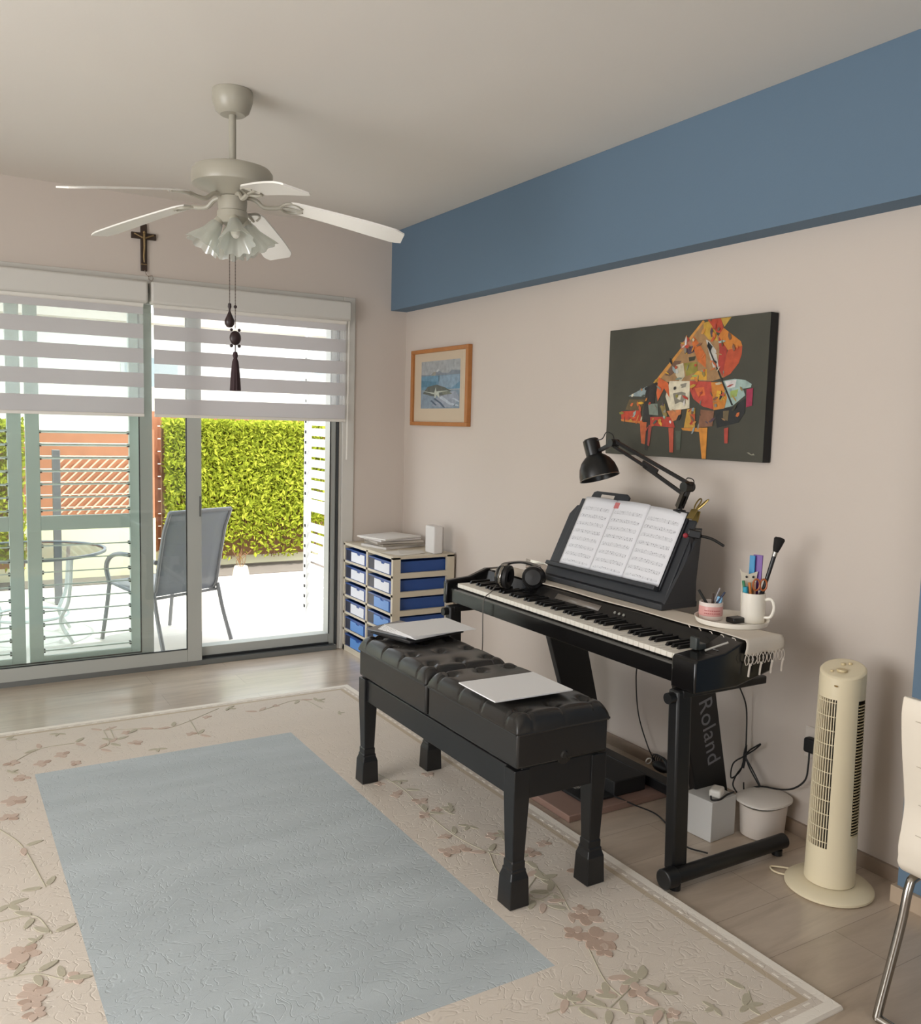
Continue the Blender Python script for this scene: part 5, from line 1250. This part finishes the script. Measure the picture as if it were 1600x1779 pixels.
# low garden wall + tall wooden fence panels
lw = mat('cream_render', (236, 230, 196), .8)
struct(MB().box(-9, -.84, 3.62, 3.80, -.05, .50).box(-.83, 7, 3.92, 4.05, -.05, .12).build('garden_wall', lw))
fw = mat('orange_brown_fence', (186, 122, 88), .7, vary=(10, .18))
def fence(x0, x1, y, z0, z1, label, posts):
    t = thing('garden_fence', label, 'fence', ((x0+x1)/2, y, z0))
    n = round((z1-z0)/.125); p_ = (z1-z0)/n; m = MB()
    for i in range(n): m.box(x0, x1, y-.012, y+.012, z0+p_*i+.004, z0+p_*(i+1)-.006)
    m.build('fence_boards', fw, t, bevel=.002)
    for x in posts: MB().box(x-.035, x+.035, y-.03, y+.05, z0, z1+.02).build('fence_post', fw, t)
    return t
fence(-3.4, -.88, 3.66, .505, 1.34, 'orange-brown board fence behind the patio table, above the cream wall', (-.88, -3.3))
fence(-.80, 1.9, 3.98, .125, 1.52, 'brown board fence behind the bright green hedge', (-.78, .5, 1.8))
# diagonal lattice in front of the boards
t = thing('lattice_panel', 'pale diagonal lattice strips on the fence seen through the louvres', 'lattice', (-1.2, 3.6, .62))
lat = mat('pale_lattice', (232, 196, 170), .7); m = MB()
for i in range(22):
    xs_ = -2.25 + .078*i          # strip rises to the right, clipped to the panel rectangle
    xa_, za_ = max(xs_, -1.72), .56 + max(0, -1.72 - xs_)
    xb_ = min(xs_ + .54, -1.02); zb_ = .56 + (xb_ - xs_)
    if xb_ - xa_ > .03: m.bar((xa_, 3.625, za_), (xb_, 3.625, zb_), .013, .010, up=(0, 1, 0))
m.build('diagonal_strips', lat, t)
# hedges: thousands of leaves
leafm = bpy.data.materials.new('hedge_leaf'); leafm.use_nodes = True; nt = leafm.node_tree; nt.nodes.clear()
_o = nt.nodes.new('ShaderNodeOutputMaterial'); _d = nt.nodes.new('ShaderNodeBsdfDiffuse'); _t = nt.nodes.new('ShaderNodeBsdfTranslucent'); _m = nt.nodes.new('ShaderNodeMixShader'); _m.inputs[0].default_value = .35
_g = nt.nodes.new('ShaderNodeNewGeometry'); _r = nt.nodes.new('ShaderNodeValToRGB')
_r.color_ramp.elements[0].color = lin((120, 130, 42)); _r.color_ramp.elements[1].color = lin((196, 198, 76)); e = _r.color_ramp.elements.new(.5); e.color = lin((158, 168, 54))
nt.links.new(_g.outputs['Random Per Island'], _r.inputs[0]); nt.links.new(_r.outputs[0], _d.inputs[0]); nt.links.new(_r.outputs[0], _t.inputs[0])
nt.links.new(_d.outputs[0], _m.inputs[1]); nt.links.new(_t.outputs[0], _m.inputs[2]); nt.links.new(_m.outputs[0], _o.inputs[0])
MATS['hedge_leaf'] = leafm
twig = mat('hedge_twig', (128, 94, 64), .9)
def hedge(label, x0, x1, y0, y1, z0, z1, n, seed):
    t = thing('hedge', label, 'hedge', ((x0+x1)/2, (y0+y1)/2, z0)); r = random.Random(seed)
    m = MB()
    for i in range(n):
        face = r.random()
        x = r.uniform(x0, x1); z = z0 + (z1-z0)*r.random()**.75; y = y0 + abs(r.gauss(0, .055))
        if face < .16: z = z1 + r.gauss(-.02, .03); y = r.uniform(y0, y1)
        if z < z0+.5 and r.random() < .85*(1-(z-z0)/.5): continue
        l = r.uniform(.020, .042); w_ = l*r.uniform(.35, .5)
        a = Vector((r.gauss(0, 1), r.gauss(-.3, .6), r.gauss(.1, 1))).normalized(); b = a.cross(Vector((r.gauss(0, 1), r.gauss(-1.2, .6), r.gauss(.8, .6)))).normalized()
        nn2 = a.cross(b); c_ = Vector((x, y, z))
        m.add([c_-a*l, c_+b*w_+nn2*l*.12, c_+a*l, c_-b*w_+nn2*l*.12], [(0, 1, 2, 3)])
    m.build('foliage', leafm, t, smooth=0, fixn=False)
    m = MB()
    for i in range(int((x1-x0)*26)):
        x = r.uniform(x0, x1); y = y0+.05+r.random()*(y1-y0-.05)
        m.tube([(x, y+.02, z0), (x+r.gauss(0, .03), y, z0+.3), (x+r.gauss(0, .08), y-.02, z0+(z1-z0)*r.uniform(.5, .95))], .005, n=4, res=2)
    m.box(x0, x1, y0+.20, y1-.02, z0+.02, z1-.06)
    m.build('stems', twig, t, smooth=0)
    return t
hedge('bright yellow-green clipped hedge seen through the open door', -.74, .98, 3.60, 3.86, .04, 1.44, 15000, 2)
hedge('green hedge at the far left beyond the louvred shutter', -3.3, -2.02, 3.16, 3.42, .10, 1.40, 6500, 9)
# small cream planter + seedling
t = thing('plant_pot', 'small cream plant pot with a twig standing on the patio before the hedge', 'plant pot', (-.20, 2.95, -.055))
MB().lathe([(.0, -.054), (.085, -.054), (.088, -.04), (.062, .085), (.058, .09), (.052, .085), (.05, .07), (.0, .07)], (-.20, 2.95, 0), n=24).build('pot', mat('cream_pot', (238, 226, 196), .6), t)
m = MB(); r = random.Random(4)
for i in range(9):
    m.tube([(-.20, 2.95, .06), (-.20+r.gauss(0, .02), 2.95+r.gauss(0, .02), .13), (-.20+r.gauss(0, .05), 2.95+r.gauss(0, .03), .20+r.random()*.07)], .003, n=5)
m.build('twigs', twig, t)
# neighbour house + pale boundary behind
wh = mat('white_render', (236, 234, 228), .8, vary=(1.5, .03))
t = thing('neighbour_house', 'pale rendered neighbouring house beyond the garden fence', 'house', (0, 9.5, -.25))
MB().box(-6, 5.5, 9, 13, -.25, 2.9).build('wall', wh, t)
MB().box(-6.2, 5.7, 8.8, 13.2, 2.9, 3.05).build('roof', mat('house_roof', (206, 196, 186), .8), t)
for x in (-3.2, -.2, 2.6):
    f_ = MB().box(x, x+.9, 8.97, 9.0, 1.55, 2.45).build('window', mat('house_window_frame', (200, 204, 206), .5), t)
    MB().box(x+.06, x+.84, 8.962, 8.972, 1.61, 2.39).build('pane', mat('house_pane', (150, 164, 170), .15), f_)
struct(MB().box(-7, 6, 6.0, 6.15, -.25, 1.85).build('boundary_wall', mat('cream_boundary', (238, 236, 224), .8)))
# umbrella post by the table
o = MB().box(-1.878, -1.822, 2.44, 2.50, -.05, 1.20).build('umbrella_pole', mat('grey_post', (104, 104, 106), .5), bevel=.004); tag(o, 'grey square post rising behind the round patio table', 'post')

# louvred shutters
shm = mat('pale_green_shutter', (214, 220, 214), .45)
def shutter(x0, x1, y, label):
    t = thing('louvred_shutter', label, 'shutter', ((x0+x1)/2, y, .03), group=None)
    y0, y1 = y-.018, y+.018; z0, z1 = .035, 2.16
    m = MB().box(x0, x0+.07, y0, y1, z0, z1).box(x1-.07, x1, y0, y1, z0, z1).box(x0+.07, x1-.07, y0, y1, z0, z0+.085).box(x0+.07, x1-.07, y0, y1, z1-.09, z1).box(x0+.07, x1-.07, y0, y1, .835, .915) .box(x0+.07, x1-.07, y0, y1, 1.48, 1.50)
    m.build('shutter_frame', shm, t, bevel=.003)
    zz_ = [.15+.0745*i for i in range(9)] + [.945+.073*i for i in range(7)]
    for z in zz_:
        MB().bar((x0+.07, y-.0, z), (x1-.07, y-.0, z), .050, .007, up=(0, .16, 1)).build('slat', shm, t)
    m = MB()
    for z in zz_:
        for x in (x0+.074, x1-.074): m.box(x-.005, x+.005, y-.016, y+.016, z-.009, z+.009)
    m.build('slat_pin', seal, t)
    return t
shutter(-2.265, -1.655, .125, 'pale green louvred shutter panel behind the left sliding door, right of its pair')
shutter(-2.90, -2.285, .125, 'pale green louvred shutter panel cut off at the left edge')
# folded shutter leaf, perpendicular to the wall on the right, white and sunlit
t = thing('louvred_shutter', 'white louvred shutter leaf folded open at the right of the doorway', 'shutter', (-.42, .5, .03))
shw = mat('white_shutter', (232, 232, 230), .5); xa, xb = -.405, -.37
m = MB().box(xa, xb, .215, .285, -.03, 2.16).box(xa, xb, .72, .78, -.03, 2.16).box(xa, xb, .285, .72, -.03, .08).box(xa, xb, .285, .72, 2.08, 2.16).box(xa, xb, .285, .72, .84, .92)
m.build('shutter_frame', shw, t, bevel=.003)
for z in [.14+.0735*i for i in range(9)] + [.96+.0735*i for i in range(15)]:
    if 0 or z < 2.05: MB().bar((-.388, .285, z), (-.388, .72, z), .055, .007, up=(-.93, 0, .36)).build('slat', shw, t); MB().box(-.409, -.405, .24, .262, z-.010, z+.010).box(-.409, -.405, .735, .757, z-.010, z+.010).build('slat_pin', seal, t)
struct(MB().box(-.365, .6, .2, .26, -.05, 2.7).build('trim_7', mat('outside_reveal', (234, 232, 228), .8)))

# patio chair(s)
pf = mat('patio_chair_frame', (132, 132, 134), .45, .1); sling = fabric_mat('grey_sling_mesh', (150, 152, 156), .16, .30)
def patio_chair(label, cx, cy, rot):
    t = thing('patio_chair', label, 'chair', (cx, cy, -.055), rot)     # local frame: +y is where the sitter faces
    def cu_(v): return Vector(v)
    hw_ = .245
    # back: bottom at y=-.20,z=.36 -> top at y=-.36,z=.92
    def S(x, v):
        P_ = [(.30, .415), (.10, .385), (-.08, .365), (-.19, .365), (-.225, .42), (-.265, .60), (-.315, .80), (-.375, .93)]
        q = v*(len(P_)-1); i = min(int(q), len(P_)-2); f_ = q-i
        return (x, P_[i][0]+(P_[i+1][0]-P_[i][0])*f_, P_[i][1]+(P_[i+1][1]-P_[i][1])*f_)
    MB().grid(lambda u, v: S((u-.5)*2*(hw_-.01), v), 6, 28).build('sling', sling, t, local=True, smooth=60, thick=.003)
    for s_ in (-1, 1):
        MB().tube([S(s_*hw_, v/14) for v in range(15)], .013, n=8).build('side_rail', pf, t, local=True)
        MB().tube([(s_*(hw_+.015), -.22, .40), (s_*(hw_+.02), -.27, .22), (s_*(hw_+.03), -.345, .012)], .014, n=8).build('leg', pf, t, local=True)
        MB().tube([(s_*(hw_+.015), .26, .40), (s_*(hw_+.02), .29, .22), (s_*(hw_+.03), .33, .012)], .014, n=8).build('leg', pf, t, local=True)
        MB().tube([(s_*(hw_+.012), .262, .40), (s_*(hw_+.03), .27, .52), (s_*(hw_+.035), .20, .60), (s_*(hw_+.03), .05, .625), (s_*(hw_+.015), -.25, .60)], .016, n=8).build('armrest', pf, t, local=True)
    MB().tube([(-hw_, -.375, .93), (hw_, -.375, .93)], .013, n=8).build('top_rail', pf, t, local=True)
    MB().tube([(-hw_-.015, -.21, .355), (hw_+.015, -.21, .355)], .010, n=8).build('cross_bar', pf, t, local=True)
    return t
patio_chair('grey mesh patio chair seen from behind through the sliding door', -1.35, .90, .42)
patio_chair('grey patio chair on the far left side of the round glass table', -2.75, 2.15, -2.1)
t = thing('patio_table', 'round glass patio table with pale metal legs beyond the louvres', 'table', (-2.16, 1.30, -.055))
MB().lathe([(.0, .555), (.475, .555), (.475, .562), (.0, .562)], (-2.16, 1.30, 0), n=56).build('glass_top', glass_mat('table_glass', (.72, .80, .84), .25), t)
MB().lathe([(.470, .548), (.488, .548), (.490, .566), (.470, .566), (.468, .556)], (-2.16, 1.30, 0), n=56).build('rim', mat('table_rim', (120, 128, 136), .4, .3), t)
tl = mat('pale_table_leg', (206, 206, 202), .5)
for a in (40, 130, 220, 310):
    a = math.radians(a); c_, s_ = math.cos(a), math.sin(a)
    MB().tube([(-2.16+.36*c_, 1.30+.36*s_, .548), (-2.16+.33*c_, 1.30+.33*s_, .25), (-2.16+.26*c_, 1.30+.26*s_, .10), (-2.16+.36*c_, 1.30+.36*s_, -.04)], .013, n=8).build('leg', tl, t)
MB().lathe([(.24, .11), (.25, .12), (.24, .13), (.23, .12)], (-2.16, 1.30, 0), n=40).build('ring_brace', tl, t)
